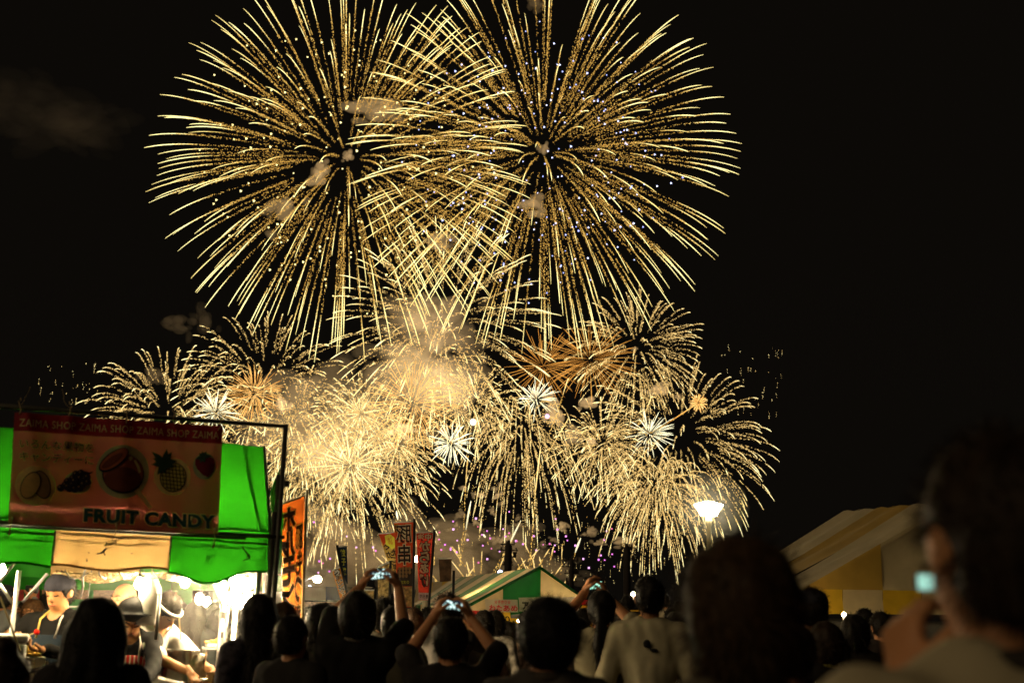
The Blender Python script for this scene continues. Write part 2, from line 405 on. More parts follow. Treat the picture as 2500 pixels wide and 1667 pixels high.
for k in range(-3, 4):
    for (dx, dy) in ((1, .12), (.1, 1)):
        L_ = math.sqrt(max(0, 1-(k/3.9)**2))*(126 if dx == 1 else 136)
        cx, cy_ = 1688+(k*36 if dx != 1 else 0), 828+(k*37 if dx == 1 else 0)
        p0 = (cx-L_*dx, cy_-L_*dy); p1 = (cx+L_*dx, cy_+L_*dy); nn = (-dy*3.5, dx*3.5)
        bpoly('pineapple_line', p_dk, [(p0[0]-nn[0], p0[1]-nn[1]), (cx-nn[0], cy_-nn[1]), (p1[0]-nn[0], p1[1]-nn[1]), (p1[0]+nn[0], p1[1]+nn[1]), (cx+nn[0], cy_+nn[1]), (p0[0]+nn[0], p0[1]+nn[1])], .009)
for (tx, ty) in ((1468, 575), (1462, 705), (1525, 808), (1600, 790), (1625, 545), (1730, 665), (1675, 575), (1480, 640), (1700, 725)):
    bx_, by_ = 1600, 690; nx, ny = -(ty-by_), tx-bx_; l = math.hypot(nx, ny); nx, ny = nx/l*30, ny/l*30; mx_, my_ = (tx+bx_)/2, (ty+by_)/2
    bpoly('pineapple_leaf', p_leaf, [(bx_-nx, by_-ny), (mx_-nx, my_-ny), (tx, ty), (mx_+nx, my_+ny), (bx_+nx, by_+ny)], .011)
bpoly('strawberry_outline', p_pale, circ(2010, 720, 118, 132), .003)
bpoly('strawberry', p_red, [(1915, 650), (1960, 625), (2060, 625), (2105, 650), (2116, 710), (2090, 780), (2045, 832), (1990, 808), (1935, 750), (1912, 700)], .006)
for (tx, ty) in ((1912, 650), (1960, 690), (2010, 690), (2085, 620), (1950, 590), (2030, 570), (1985, 570)):
    bx_, by_ = 1995, 628; nx, ny = -(ty-by_), tx-bx_; l = math.hypot(nx, ny); nx, ny = nx/l*17, ny/l*17
    bpoly('strawberry_leaf', p_leaf, [(bx_-nx, by_-ny), ((tx+bx_)/2-nx, (ty+by_)/2-ny), (tx, ty), ((tx+bx_)/2+nx, (ty+by_)/2+ny), (bx_+nx, by_+ny)], .009)
bpoly('grape_glow', p_pale, circ(740, 880, 135, 110), .003)
for k, (gx, gy) in enumerate(((575, 935), (620, 905), (660, 940), (640, 870), (690, 900), (710, 945), (690, 840), (735, 890), (760, 935), (720, 800), (760, 840), (790, 900), (810, 850), (835, 880), (770, 790), (830, 830), (640, 925), (705, 870))):
    bpoly('grape', p_grape, circ(gx, gy, 36, 36, 0, 16), .005+.0006*k); bpoly('grape_shine', p_mango2, circ(gx-12, gy-12, 6, 9, .4, 8), .0058+.0006*k)
bpoly('grape_stalk', p_grape, [(790, 765), (850, 780), (885, 770), (880, 790), (850, 800), (820, 840), (795, 800)], .006)
bpoly('mango_outline', p_dk, circ(395, 905, 82, 140, -.25), .005); bpoly('mango', p_mango2, circ(395, 905, 74, 131, -.25), .007)
bpoly('mango_outline', p_dk, circ(290, 910, 88, 138, .45), .009); bpoly('mango', p_mango, circ(288, 912, 80, 129, .45), .011)
for u_ in (.02, .25, .52, .75, .985):
    p = ban.P(u_, .0); MBr = MB().tube(wob(p+Vector((0, 0, -.02)), p+Vector((0, 0, .09)), 6, -.01, .012), .003, 4); MBr.tube(wob(p+Vector((0, 0, .05)), p+Vector((random.uniform(-.07, .08), -.03, .16)), 5, .02, .006), .002, 4)
    BN(MBr.build('tie_string', m_rope))
for u_ in (.02, .5, .985):
    p = ban.P(u_, 1.0); q = MB().tube(wob(p+Vector((0, -.01, .02)), p+Vector((0, -.01, -.08)), 6, -.01, .01), .004, 4); q.lathe(p+Vector((0, -.012, .03)), [(.001, .012), (.008, .008), (.01, 0), (.008, -.008)], 8)
    BN(q.build('tie_string', m_rope))
for o in _mk: reparent(o, banner, banner.location)

# ------------------------------------------------------------------ goods on the counter
cz = .93
tb = empty('counter_table', SL(.9, .95, 0)); tag(tb, 'white topped counter table inside the candy stall', 'table')
bt = MB().box((0, 0, cz-.015), 3.6, .6, .03).build('tabletop', m_white, tb); tb.rotation_euler.z = math.atan2(EV.y, EV.x)
for x in (-1.7, 0, 1.7):
    for y in (-.25, .25): MB().box((x, y, (cz-.03)/2), .04, .04, cz-.03).build('leg', m_steel, tb)
def on_counter(x, d, dz=0):
    p = SP(x, 1600, d); return Vector((p.x, p.y, cz+dz))
def put(name, p, rz=None):
    o = empty(name, p); o.rotation_euler.z = math.atan2(EV.y, EV.x) if rz is None else rz; return o
pot = put('stock_pot', on_counter(440, 1.0)); tag(pot, 'tall stainless steel pot on the counter below the vendor in white', 'pot')
hp = SP(440, 1588, 1.0).z-cz
MB().lathe((0, 0, 0), [(.001, 0), (.13, 0), (.135, .01), (.135, hp), (.142, hp+.006), (.142, hp+.012), (.128, hp+.01), (.128, .02), (.001, .02)], 32).build('body', m_silver, pot, True)
for s_ in (-1, 1): MB().tube([(s_*.135, -.04, hp-.06), (s_*.175, -.03, hp-.06), (s_*.175, .03, hp-.06), (s_*.135, .04, hp-.06)], .006, 6).build('handle', m_silver, pot, True)
MB().tube([(.13, -.09, hp*.5), (.155, -.1, hp*.75), (.165, -.1, hp)], .008, 6).build('ladle', m_wood, pot, True)
fw = put('foil_wrapped_bundle', on_counter(478, .95)); tag(fw, 'crumpled foil bundle standing beside the steel pot', 'foil bundle')
v = []; f = []
for j in range(9):
    for k in range(18):
        a = 2*math.pi*k/18; r = (.10-.03*j/8)*(1+random.uniform(-.16, .16)); v.append((r*math.cos(a), r*math.sin(a), .30*j/8+random.uniform(-.01, .01)))
for j in range(8):
    for k in range(18): f.append((j*18+k, j*18+(k+1) % 18, (j+1)*18+(k+1) % 18, (j+1)*18+k))
f.append(tuple(8*18+k for k in range(18))); link('foil', pydata('foil', v, f), m_foil, fw, False)
rk = put('steel_rack', on_counter(527, 1.15)); tag(rk, 'small steel rack stool on the counter holding a food tray', 'rack')
hr = SP(527, 1578, 1.15).z-cz
MB().box((0, 0, hr-.01), .19, .15, .012).build('shelf', m_white, rk)
for x in (-.085, .085):
    for y in (-.065, .065): MB().box((x, y, hr/2-.01), .013, .013, hr-.02).build('leg', m_steel, rk)
ty = put('food_tray', on_counter(530, 1.15, hr)); tag(ty, 'shallow tray of fried food on the small steel rack', 'tray')
MB().box((0, 0, .014), .17, .12, .02).build('tray', m_white, ty)
m_fry = mat('fried_food', (.55, .26, .05), .7, .35, 60, bump=.8)
def lump(name, parent, w, d, h, m_, n=60, seed=1):
    r_ = random.Random(seed); mb = MB()
    for k in range(n):
        x, y = r_.uniform(-w/2, w/2), r_.uniform(-d/2, d/2); z = h*(1-(2*x/w)**2*.7)*(1-(2*y/d)**2*.6)*r_.uniform(.3, 1)
        a = r_.uniform(0, 6.3); mb.tube([(x, y, z*.6), (x+.02*math.cos(a), y+.02*math.sin(a), z), (x+.035*math.cos(a+.7), y+.035*math.sin(a+.7), z*.8)], .007, 5)
    mb.box((0, 0, h*.25), w*.8, d*.8, h*.45)
    return mb.build(name, m_, parent)
lump('fried_food', ty, .13, .09, .045, m_fry, 26).location = (0, 0, .02)
bx1 = put('noodle_tray', on_counter(64, .85)); tag(bx1, 'white box piled with yellow fried noodles in front of the capped vendor', 'tray')
MB().box((0, 0, .14), .24, .26, .28).build('box', m_white, bx1); lump('noodles', bx1, .22, .22, .07, mat('noodles', (.75, .42, .05), .6, .3, 50), 90, 4).location = (0, 0, .285)
cl = put('cooler_box', on_counter(10, .6)); tag(cl, 'white plastic cooler box with rounded corners at the stall counter', 'cooler box')
bevel(MB().box((0, 0, .19), .26, .3, .38).build('body', m_white, cl), .03, 3); bevel(MB().box((0, 0, .405), .275, .31, .05).build('lid', m_white, cl), .02, 3)
kn = put('knife', on_counter(50, .35, .0)); tag(kn, 'wooden handled knife sticking out over the counter edge', 'knife'); kn.location.z = SP(45, 1645, .35).z
kn.rotation_euler = (0, rad(-14), math.atan2(EV.y, EV.x)+.25)
MB().box((.0, 0, 0), .11, .022, .022).build('handle', m_wood, kn); MB().box((.12, 0, 0), .13, .003, .028).build('blade', m_silver, kn)
sk = put('skewer_cup', on_counter(105, .45)); tag(sk, 'cup of bare bamboo skewers standing on the stall counter', 'skewer cup')
MB().lathe((0, 0, 0), [(.001, 0), (.035, 0), (.042, .11), (.038, .11), (.033, .01)], 16).build('cup', m_white, sk, True)
for k in range(14):
    a = random.uniform(0, 6.3); MB().tube([(.015*math.cos(a), .015*math.sin(a), .02), (.05*math.cos(a), .05*math.sin(a), random.uniform(.22, .28))], .0026, 4).build('skewer', m_rope, sk)
bg1 = put('paper_bag', on_counter(432, .42)); tag(bg1, 'white paper bag leaning on the counter below the steel pot', 'bag')
v = [(-.09, -.04, 0), (.09, -.04, 0), (.09, .04, 0), (-.09, .04, 0), (-.115, -.03, .17), (.07, -.02, .13), (.08, .02, .14), (-.11, .02, .19)]
bevel(link('bag', pydata('bag', v, [(0, 1, 2, 3), (0, 4, 5, 1), (1, 5, 6, 2), (2, 6, 7, 3), (3, 7, 4, 0), (4, 7, 6, 5)]), m_bag, bg1, False), .008, 2)
pan = put('frying_tray', on_counter(490, .35)); tag(pan, 'wide metal tray heaped with golden fried food on the counter', 'tray')
MB().box((0, 0, .03), .42, .26, .012).box((0, .13, .045), .42, .008, .04).box((0, -.13, .045), .42, .008, .04).build('tray', m_silver, pan); lump('fried_food', pan, .36, .2, .08, m_fry, 120, 9).location = (0, 0, .035)
cb = put('cardboard_box', on_counter(548, .2)); tag(cb, 'small open brown cardboard box at the end of the counter', 'box')
cbm = mat('cardboard', (.30, .18, .08), .85, .15, 20); MB().box((0, 0, .07), .16, .14, .14).build('carton', cbm, cb)
for s_ in (-1, 1): q = MB().box((0, 0, .05), .16, .004, .1).build('flap', cbm, cb); q.location = (0, s_*.072, .14); q.rotation_euler.x = s_*-.7
for k, (x, d, w, h) in enumerate(((500, .8, .12, .10), (512, .7, .10, .14), (472, .6, .07, .09))):
    jb = put('food_carton', on_counter(x, d), random.random()); tag(jb, 'small pale food carton standing on the counter behind the fried food', 'carton', 'cartons on the stall counter')
    bevel(MB().box((0, 0, h/2), w, w*.8, h).build('box', (m_bag, cbm, m_white)[k], jb), .006); MB().box((0, 0, h+.006), w*1.04, w*.84, .012).build('lid', m_white, jb)
cupz = put('clear_cup', on_counter(525, .8)); tag(cupz, 'clear plastic cup of sticks beside the rack', 'cup')
MB().lathe((0, 0, 0), [(.001, 0), (.03, 0), (.038, .1), (.035, .1)], 16).build('cup', m_vinyl, cupz, True)
for k in range(5): MB().tube([(.01*k-.02, 0, .01), (.014*k-.028, .01, .15)], .0025, 4).build('stick', m_rope, cupz)
# hanging bag of stacked cups in the glare
hb = empty('hanging_bag', SP(358, 1525, .8)); tag(hb, 'long translucent plastic bag of cups hanging from the roof beside the hatted vendor', 'bag')
v = []; f = []; nn = 14
for j in range(nn+1):
    t = j/nn; r = .072*(1-.55*max(0, t-.72)/.28)*(1+.0*t)
    for k in range(20):
        a = 2*math.pi*k/20; q = 1+.07*math.sin(5*a+9*t)+.03*math.sin(9*a-4*t); v.append((r*q*math.cos(a), r*q*math.sin(a), t*.34))
for j in range(nn):
    for k in range(20): f.append((j*20+k, j*20+(k+1) % 20, (j+1)*20+(k+1) % 20, (j+1)*20+k))
f.append(tuple(range(20))[::-1]); link('bag', pydata('bag', v, f), m_bag, hb)
for k in range(5): MB().lathe((0, 0, .012+.05*k), [(.001, 0), (.05, 0), (.06, .045), (.062, .05)], 16).build('cup', m_white, hb, True)
MB().tube([(0, 0, .33), (.01, 0, .5)], .004, 4).build('string', m_rope, hb)

# thin haze added under the stall roof, standing in for bulb glare
m_glare = smoke_mat('steam', .055, (.95, .92, .85))
st_ = MB().lathe((0, 0, 0), [(.001, -.55), (.35, -.5), (.62, -.3), (.72, 0), (.62, .26), (.35, .4), (.001, .44)], 24).build('steam', m_glare, None, True)
st_.location = SP(520, 1455, 1.1); st_.scale = (1.5, .9, .8); st_.rotation_euler.z = math.atan2(EV.y, EV.x); tag(st_, 'thin cooking steam hanging around the bulbs of the candy stall', 'steam', kind='stuff')
# ================================================================== stall across the lane, seen through the candy stall
op = empty('market_stall', U(250, 1500, 13.2)); op.location.z = 0
tag(op, 'stall across the lane with green valance and red menu posters behind the vendors', 'market stall')
OY = 13.2
def opx(x, y, dy=0): return U(x, y, OY+dy)
def opart(o): o.parent = op; o.location = -Vector(op.location); return o
m_pgreen = mat('green_sheet', (.03, .22, .05), .7, .15, 3, trans=.2); m_menu = mat('menu_red', (.20, .02, .015), .5, .5, 60); m_menu2 = mat('menu_brown', (.14, .08, .04), .5, .7, 50)
for (x0, x1, y0, y1, m_, dy) in ((-260, -20, 1398, 1452, m_cream, 0), (-20, 420, 1404, 1438, m_green, .0), (420, 690, 1402, 1440, m_green, .02)):
    s_ = Sheet(opx(x0, y0, dy), opx(x1, y0+2, dy), opx(x1, y1+3, dy), opx(x0, y1, dy), lambda u, v: .05*v*math.sin(14*u)+.03*math.sin(29*u)*v)
    opart(s_.cloth('valance_panel', m_, None, 30, 5))
s_ = Sheet(opx(-260, 1432, .35), opx(300, 1432, .35), opx(300, 1510, .35), opx(-260, 1510, .35)); opart(s_.cloth('back_sheet', m_pgreen, None, 4, 4))
s_ = Sheet(opx(395, 1440, .35), opx(470, 1440, .35), opx(470, 1500, .35), opx(395, 1500, .35)); opart(s_.cloth('back_sheet', m_pgreen, None, 4, 4))
s_ = Sheet(opx(80, 1478, .3), opx(300, 1478, .3), opx(300, 1482, .3), opx(80, 1482, .3)); opart(s_.cloth('shelf_board', m_white, None, 2, 2))
for (x0, x1, y0, y1, m_) in ((30, 58, 1434, 1466, m_menu), (64, 97, 1433, 1476, m_menu), (102, 148, 1436, 1466, m_menu2), (168, 215, 1436, 1462, m_menu2), (228, 290, 1438, 1466, m_menu2)):
    s_ = Sheet(opx(x0, y0, .24), opx(x1, y0, .24), opx(x1, y1, .24), opx(x0, y1, .24)); po = opart(s_.cloth('menu_poster', m_, None, 3, 3))
s_ = Sheet(opx(65, 1462, .2), opx(96, 1462, .2), opx(96, 1475, .2), opx(65, 1475, .2)); 
for k, (u0, u1) in enumerate(((.1, .45), (.55, .95))):
    o = s_.letters('poster_lettering', p_yel, None, ('から', 'あげ')[k], u0, .1, u1, .9, .004, .03); opart(o)
for x in (-250, 40, 300, 560):
    p0 = opx(x, 1404, .1); opart(MB().tube([p0, Vector((p0.x, p0.y, 0))], .02, 8).build('post', m_white, smooth=True))
rf = MB(); p = [opx(-300, 1400), opx(700, 1400)]; 
rf.add([p[0], p[1], p[1]+Vector((0, 1.2, .7)), p[0]+Vector((0, 1.2, .7))], [(0, 1, 2, 3)]); opart(rf.build('roof_panel', m_pgreen))
ob = MB(); bl = empty('light_bulb', opx(150, 1450, -.5)); tag(bl, 'bare round bulb lighting the stall across the lane', 'light bulb', 'bulbs of the stall across the lane')
MB().lathe((0, 0, 0), [(.001, -.05), (.035, -.03), (.045, 0), (.035, .03), (.015, .06)], 12).build('glass', m_bulb_s, bl, True); MB().tube([(0, 0, .05), (0, 0, .4)], .005, 4).build('cord', m_black, bl)
bl = empty('light_bulb', opx(505, 1470, -.3)); tag(bl, 'bare round bulb lighting the stall across the lane', 'light bulb', 'bulbs of the stall across the lane')
MB().lathe((0, 0, 0), [(.001, -.05), (.035, -.03), (.045, 0), (.035, .03), (.015, .06)], 12).build('glass', m_bulb_s, bl, True); MB().tube([(0, 0, .05), (0, 0, .4)], .005, 4).build('cord', m_black, bl)

# ================================================================== banner flags
def fmat(n, c, tr=.35, var=.15): return mat('flag_'+n, c, .7, var, 8, trans=tr)
f_cream = pm('flag_cream', (.72, .58, .30)); f_ink = pm('flag_ink', (.015, .008, .006)); f_yel = pm('flag_yellow', (.75, .48, .04)); f_white = pm('flag_white', (.7, .66, .55))
def flag(name, label, px, Y, m_, pole=None, wave=.012, dYr=0.0, amp2=6):
    TL, TR, BR, BL = px; Ys_ = (Y, Y+dYr, Y+dYr, Y)
    c = [U(*p, y) for p, y in zip((TL, TR, BR, BL), Ys_)]
    sc_ = (c[1]-c[0]).length
    s_ = Sheet(*c, wave=lambda u, v: wave*sc_*4*(.5*math.sin(amp2*v+2*u)+.3*math.sin(2.1*amp2*v-3*u)+.25*math.sin(8*u+3*v)))
    base = U(*pole[1], Y+dYr) if pole else c[3]
    e_ = empty(name, (base.x, base.y, 0)); tag(e_, label, 'banner flag')
    o = s_.cloth('cloth', m_, None, 12, 30); o.parent = e_; o.location = -Vector(e_.location)
    if pole:
        a = U(*pole[0], Y+dYr); b_ = U(*pole[1], Y+dYr); d_ = (b_-a); b2 = a + d_*(a.z/max(1e-3, -d_.z)) if d_.z < 0 else b_
        e_.location = (b2.x, b2.y, 0); o.location = -Vector(e_.location)
        q = MB().tube([a, b2], .011*max(1, Y/9), 6).build('pole', m_black if Y > 12 else m_rope, smooth=True); q.parent = e_; q.location = -Vector(e_.location)
        tip = MB().tube([c[0]+(c[1]-c[0])*-.02, a.lerp(b2, .0)*0+c[1]], .006*max(1, Y/9), 5).build('top_bar', m_white, smooth=True); tip.parent = e_; tip.location = -Vector(e_.location)
    def L_(string, u0, v0, u1, v1, fill, out=None, bold=.02, ob=.06, mirror=True):
        uu0, uu1 = (1-u1, 1-u0) if mirror else (u0, u1)
        if out is not None:
            q = s_.letters('lettering_outline', out, None, string, uu0, v0, uu1, v1, .004*max(1, Y/8), ob, mirror); q.parent = e_; q.location = -Vector(e_.location)
        q = s_.letters('lettering', fill, None, string, uu0, v0, uu1, v1, .008*max(1, Y/8), bold, mirror); q.parent = e_; q.location = -Vector(e_.location)
    def P_(nm, m2, pts, off=.003):
        q = s_.poly(nm, m2, None, pts, off*max(1, Y/8)); q.parent = e_; q.location = -Vector(e_.location)
    return e_, s_, L_, P_
m_forange = fmat('orange', (.66, .15, .018), .45)
e_, s_, L_, P_ = flag('banner_flag', 'tall orange banner flag with black brushed lettering beside the candy stall', ((690, 1229), (744, 1210), (734, 1600), (688, 1612)), 8.4, m_forange, ((750, 1195), (734, 1600)), .014)
for ch, a, b_ in (('ホ', .05, .19), ('ル', .205, .355), ('モ', .365, .53), ('ン', .545, .70)): L_(ch, .03, a, .58, b_, f_ink, f_cream, .045, .085)
for ch, a, b_ in (('豚', .18, .33), ('も', .345, .49), ('つ', .51, .66), ('煮', .68, .83), ('込', .87, .93)): L_(ch, .64, a, .95, b_, f_ink, f_cream, .03, .075)
m_fred = fmat('red', (.70, .085, .02), .45)
e_, s_, L_, P_ = flag('banner_flag', 'red banner flag with large black skewer lettering and a meat picture at its foot', ((962, 1275), (1009, 1273), (1008, 1482), (972, 1482)), 16, m_fred, ((1012, 1266), (1008, 1482)), .010)
L_('豚', .10, .04, .90, .24, f_ink, f_cream, .012, .055); L_('串', .16, .27, .84, .50, f_ink, f_cream, .02, .06); L_('特製', .02, .03, .2, .12, f_ink, f_yel, .02, .07)
P_('meat_panel', f_ink, [(.06, .56), (.5, .53), (.97, .55), (.97, .755), (.5, .755), (.06, .755)])
mm = pm('meat', (.22, .12, .05))
for k in range(11): P_('meat_piece', mm, [(.2+.2*(k % 4)+.09*math.cos(a), .55+.042*(k//4)+.024*math.sin(a)) for a in [i*math.pi/4 for i in range(8)]], .006)
L_('こだわり', .1, .69, .75, .725, f_yel, None, .02, .03, False)
m_streak = mat('straw_print', (.42, .30, .12), .7, .75, 26, trans=.3); P_('foot_panel', m_streak, [(.03, .76), (.5, .76), (.97, .76), (.97, .99), (.5, .99), (.03, .99)])
m_fdred = fmat('dark_red', (.55, .045, .02), .45, .4)
e_, s_, L_, P_ = flag('banner_flag', 'dark red fried chicken banner flag with pale lettering in front of a glowing lamp', ((1017, 1300), (1057, 1299), (1047, 1465), (1022, 1464)), 17, m_fdred, ((1061, 1292), (1045, 1505)), .010)
L_('中津', .07, .02, .9, .12, f_cream, f_ink, .02, .06)
for ch, a, b_ in (('か', .14, .27), ('ら', .29, .45), ('あ', .47, .60), ('げ', .62, .79)): L_(ch, .18, a, .82, b_, f_cream, f_ink, .035, .10)
P_('foot_band', f_white, [(.0, .89), (.5, .89), (1, .89), (1, .995), (.5, .995), (0, .995)]); L_('豊田市', .12, .915, .92, .97, f_ink, None, .01)
m_fcr = fmat('pale_yellow', (.75, .52, .14), .45)
e_, s_, L_, P_ = flag('banner_flag', 'red topped yellow banner flag leaning behind the skewer flag', ((924, 1303), (964, 1300), (972, 1415), (958, 1405)), 18, m_fcr, ((966, 1296), (973, 1440)), .010)
P_('red_top', m_fred, [(0, 0), (.5, 0), (1, 0), (1, .1), (.4, .16), (.1, .28)]); P_('yellow_patch', f_yel, [(.35, .05), (.7, .02), (.95, .1), (.97, .3), (.7, .36), (.3, .28)], .006)
for ch, a, b_, x0, x1 in (('ぐ', .26, .38, .1, .5), ('カ', .42, .56, .15, .55), ('た', .36, .5, .55, .98), ('こ', .53, .64, .5, .95), ('せ', .66, .79, .45, .95), ('ん', .81, .95, .4, .9)): L_(ch, x0, a, x1, b_, f_ink, None, .04)
L_('ふわ', .5, .07, .8, .25, m_fred, None, .01)
e_, s_, L_, P_ = flag('banner_flag', 'narrow dark blue banner flag with dull yellow lettering', ((824, 1335), (847, 1332), (849, 1425), (838, 1420)), 19, fmat('blue', (.012, .035, .075), .3), ((823, 1330), (841, 1440)), .010)
for ch, a, b_ in (('餃', .08, .28), ('子', .33, .52), ('焼', .58, .78)): L_(ch, .25, a, .8, b_, f_yel, None, .02, .03, False)
e_, s_, L_, P_ = flag('banner_flag', 'small tilted orange banner flag with round black and white lettering', ((811, 1393), (830, 1384), (850, 1452), (832, 1466)), 15, fmat('amber', (.72, .28, .02), .4), ((833, 1382), (852, 1470)), .010)
P_('black_disc', f_ink, [(.5+.38*math.cos(a), .13+.12*math.sin(a)) for a in [i*math.pi/9 for i in range(18)]])
for ch, a, b_ in (('う', .05, .2), ('ま', .23, .36), ('い', .38, .48), ('と', .52, .66), ('う', .68, .80), ('ふ', .82, .96)): L_(ch, .2, a, .8, b_, f_white if ch == 'う' and a < .1 else f_ink, None if a < .1 else f_white, .03, .09, False)
e_, s_, L_, P_ = flag('banner_flag', 'brown straw patterned banner flag standing behind the raised phone', ((921, 1383), (951, 1371), (949, 1490), (925, 1490)), 14, m_streak, ((953, 1368), (951, 1490)), .010)
P_('white_hem', f_white, [(0, 0), (.5, 0), (1, 0), (1, .03), (.5, .03), (0, .03)])
e_, s_, L_, P_ = flag('banner_flag', 'dark brown banner flag with a mottled picture above the yellow tent', ((1071, 1363), (1103, 1362), (1101, 1418), (1074, 1420)), 21, fmat('brown', (.09, .05, .025), .3, .7), ((1108, 1392), (1107, 1430)), .010)
e_, s_, L_, P_ = flag('banner_flag', 'pale straw coloured banner flag hanging low behind the raised phone', ((884, 1440), (915, 1440), (913, 1500), (888, 1500)), 15, m_streak, ((917, 1436), (914, 1500)), .010)

# ================================================================== tents
def quadpart(root, name, m_, pts, nu=8, nv=8, wave=.0):
    s_ = Sheet(*pts, wave=(lambda u, v: -wave*math.sin(math.pi*v)*(1+.2*math.sin(7*u)) + wave*.3*math.sin(11*u+5*v)))
    o = s_.cloth(name, m_, None, nu, nv); o.parent = root; o.location = -Vector(root.location); return o, s_
def tent_posts(root, pts):
    for p in pts: o = MB().tube([p, Vector((p.x, p.y, 0))], .022, 8).build('post', m_steel, smooth=True); o.parent = root; o.location = -Vector(root.location)
def yg(x): return 22.5+(x-1133)/279*3
tA, tF, tL, tR, tE = U(1318, 1384, 24.3), U(1106, 1411, 33), U(1133, 1484, 22.5), U(1412, 1450, 25.5), U(1004, 1475, 31)
tent = empty('market_tent', (tA.x, tA.y, 0)); tag(tent, 'green and cream striped tent selling cotton candy with paper signs on its gable', 'tent')
NS = 9
for i in range(NS):
    a, b_ = i/NS, (i+1)/NS
    quadpart(tent, 'roof_panel', (m_tcream, m_tgreen)[i % 2], (tA.lerp(tF, b_), tA.lerp(tF, a), tL.lerp(tE, a), tL.lerp(tE, b_)), 4, 10, .03)
    e0, e1 = tL.lerp(tE, a), tL.lerp(tE, b_); dn = Vector((0, 0, -.25))
    quadpart(tent, 'valance_panel', (m_tcream, m_tgreen)[i % 2], (e1, e0, e0+dn, e1+dn), 4, 3, .015)
tR2 = tR + (tF-tA); 
for i in range(NS): a, b_ = i/NS, (i+1)/NS; quadpart(tent, 'roof_panel', (m_tcream, m_tgreen)[i % 2], (tA.lerp(tF, a), tA.lerp(tF, b_), tR.lerp(tR2, b_), tR.lerp(tR2, a)), 4, 6, .03)
gl = Vector((0, -.02, 0))
def G(x, y): return U(x, y, yg(x)-.02)
def edge_y(x): return 1484-(x-1133)/(1318-1133)*100 if x < 1318 else 1384+(x-1318)/(94)*66
def base_y(x): return 1484-(x-1133)/279*34
for (xa, xb, m_) in ((1133.5, 1228, m_tcream), (1228, 1320, m_tgreen), (1320, 1411, m_tcream)):
    mb = MB(); n = 8; v = []; f = []
    for k in range(n+1):
        x = xa+(xb-xa)*k/n; y0, y1 = edge_y(x), base_y(x)+30
        for j in range(5):
            p = G(x, y0+(y1-y0)*j/4); p.y += .03*math.sin(2.2*k/n*3+j*.8); v.append(p)
    for k in range(n):
        for j in range(4): a = k*5+j; f.append((a, a+5, a+6, a+1))
    mb.add(v, f); o = mb.build('gable_panel', m_, smooth=True); o.parent = tent; o.location = -Vector(tent.location)
for pa, pb in ((tA, tL), (tA, tR)):
    o = MB().tube([pa, pb], .03, 6).build('roof_edge', m_tgreen, smooth=True); o.parent = tent; o.location = -Vector(tent.location)
tent_posts(tent, [tL, tR, tE, tR2])
m_sheet = mat('paper_sign', (.50, .45, .34), .8, .12, 5, trans=.25); m_redsheet = mat('red_paper', (.55, .03, .02), .8, .2, 8, trans=.3); m_yelsheet = mat('yellow_paper', (.80, .52, .03), .8, .12, 8, trans=.3)
def sign(label, px, m_, dY=.1, texts=()):
    c = [U(x, y, yg(x)-dY) for x, y in px]; e_ = empty('paper_sign', c[3]); tag(e_, label, 'sign')
    s_ = Sheet(*c, wave=lambda u, v: .015*math.sin(6*u+2*v))
    o = s_.cloth('sheet', m_, None, 10, 5); o.parent = e_; o.location = -Vector(c[3])
    for (t, u0, v0, u1, v1, m2, bd) in texts:
        q = s_.letters('lettering', m2, None, t, u0, v0, u1, v1, .012, bd); q.parent = e_; q.location = -Vector(c[3])
f_red = pm('sign_red', (.32, .02, .02))
sign('pale paper sign in dark red letters for hand made cotton candy', ((1184, 1462), (1264, 1463), (1264, 1494), (1184, 1493)), m_sheet, .12, (('☆手作り☆', .25, .06, .78, .34, f_red, .02), ('わたあめ', .1, .45, .96, .92, f_red, .03)))
sign('grey paper sign with black katakana prize lettering', ((1266, 1458), (1366, 1456), (1366, 1490), (1266, 1492)), m_sheet, .14, (('アタリくじ', .07, .3, .95, .85, f_ink, .04),))
sign('white paper sign with red katakana prize lettering at the right of the gable', ((1352, 1458), (1412, 1456), (1412, 1492), (1352, 1494)), m_bag, .18, (('アタリくじ', .0, .35, 1.0, .8, f_red, .01),))
sign('red paper sheet hanging below the tent gable', ((1133, 1488), (1207, 1493), (1206, 1517), (1136, 1514)), m_redsheet, .2, (('チョコバナナ', .06, .2, .94, .8, f_ink, .0),))
sign('yellow price sheet reading two hundred fifty', ((1207, 1492), (1246, 1494), (1246, 1522), (1206, 1520)), m_yelsheet, .22, (('250', .1, .35, .92, .9, f_ink, .01), ('1つ', .05, .03, .3, .25, f_ink, .0)))
sign('small yellow sheet hanging under the price sheet', ((1246, 1508), (1275, 1510), (1275, 1536), (1246, 1534)), m_yelsheet, .3, (('冷', .3, .2, .7, .8, f_ink, .0),))
tc = empty('tent_table', U(1250, 1560, 22.3)); tc.location.z = 0; tag(tc, 'table with a pale cloth front under the green striped tent', 'table')
MB().box((0, 0, .78), 2.6, .6, .03).build('tabletop', m_white, tc); MB().box((0, -.29, .4), 2.56, .01, .74).build('cloth_front', m_sheet, tc)
for x in (-1.2, 1.2):
    for y in (-.2, .25): MB().box((x, y, .38), .04, .04, .76).build('leg', m_steel, tc)

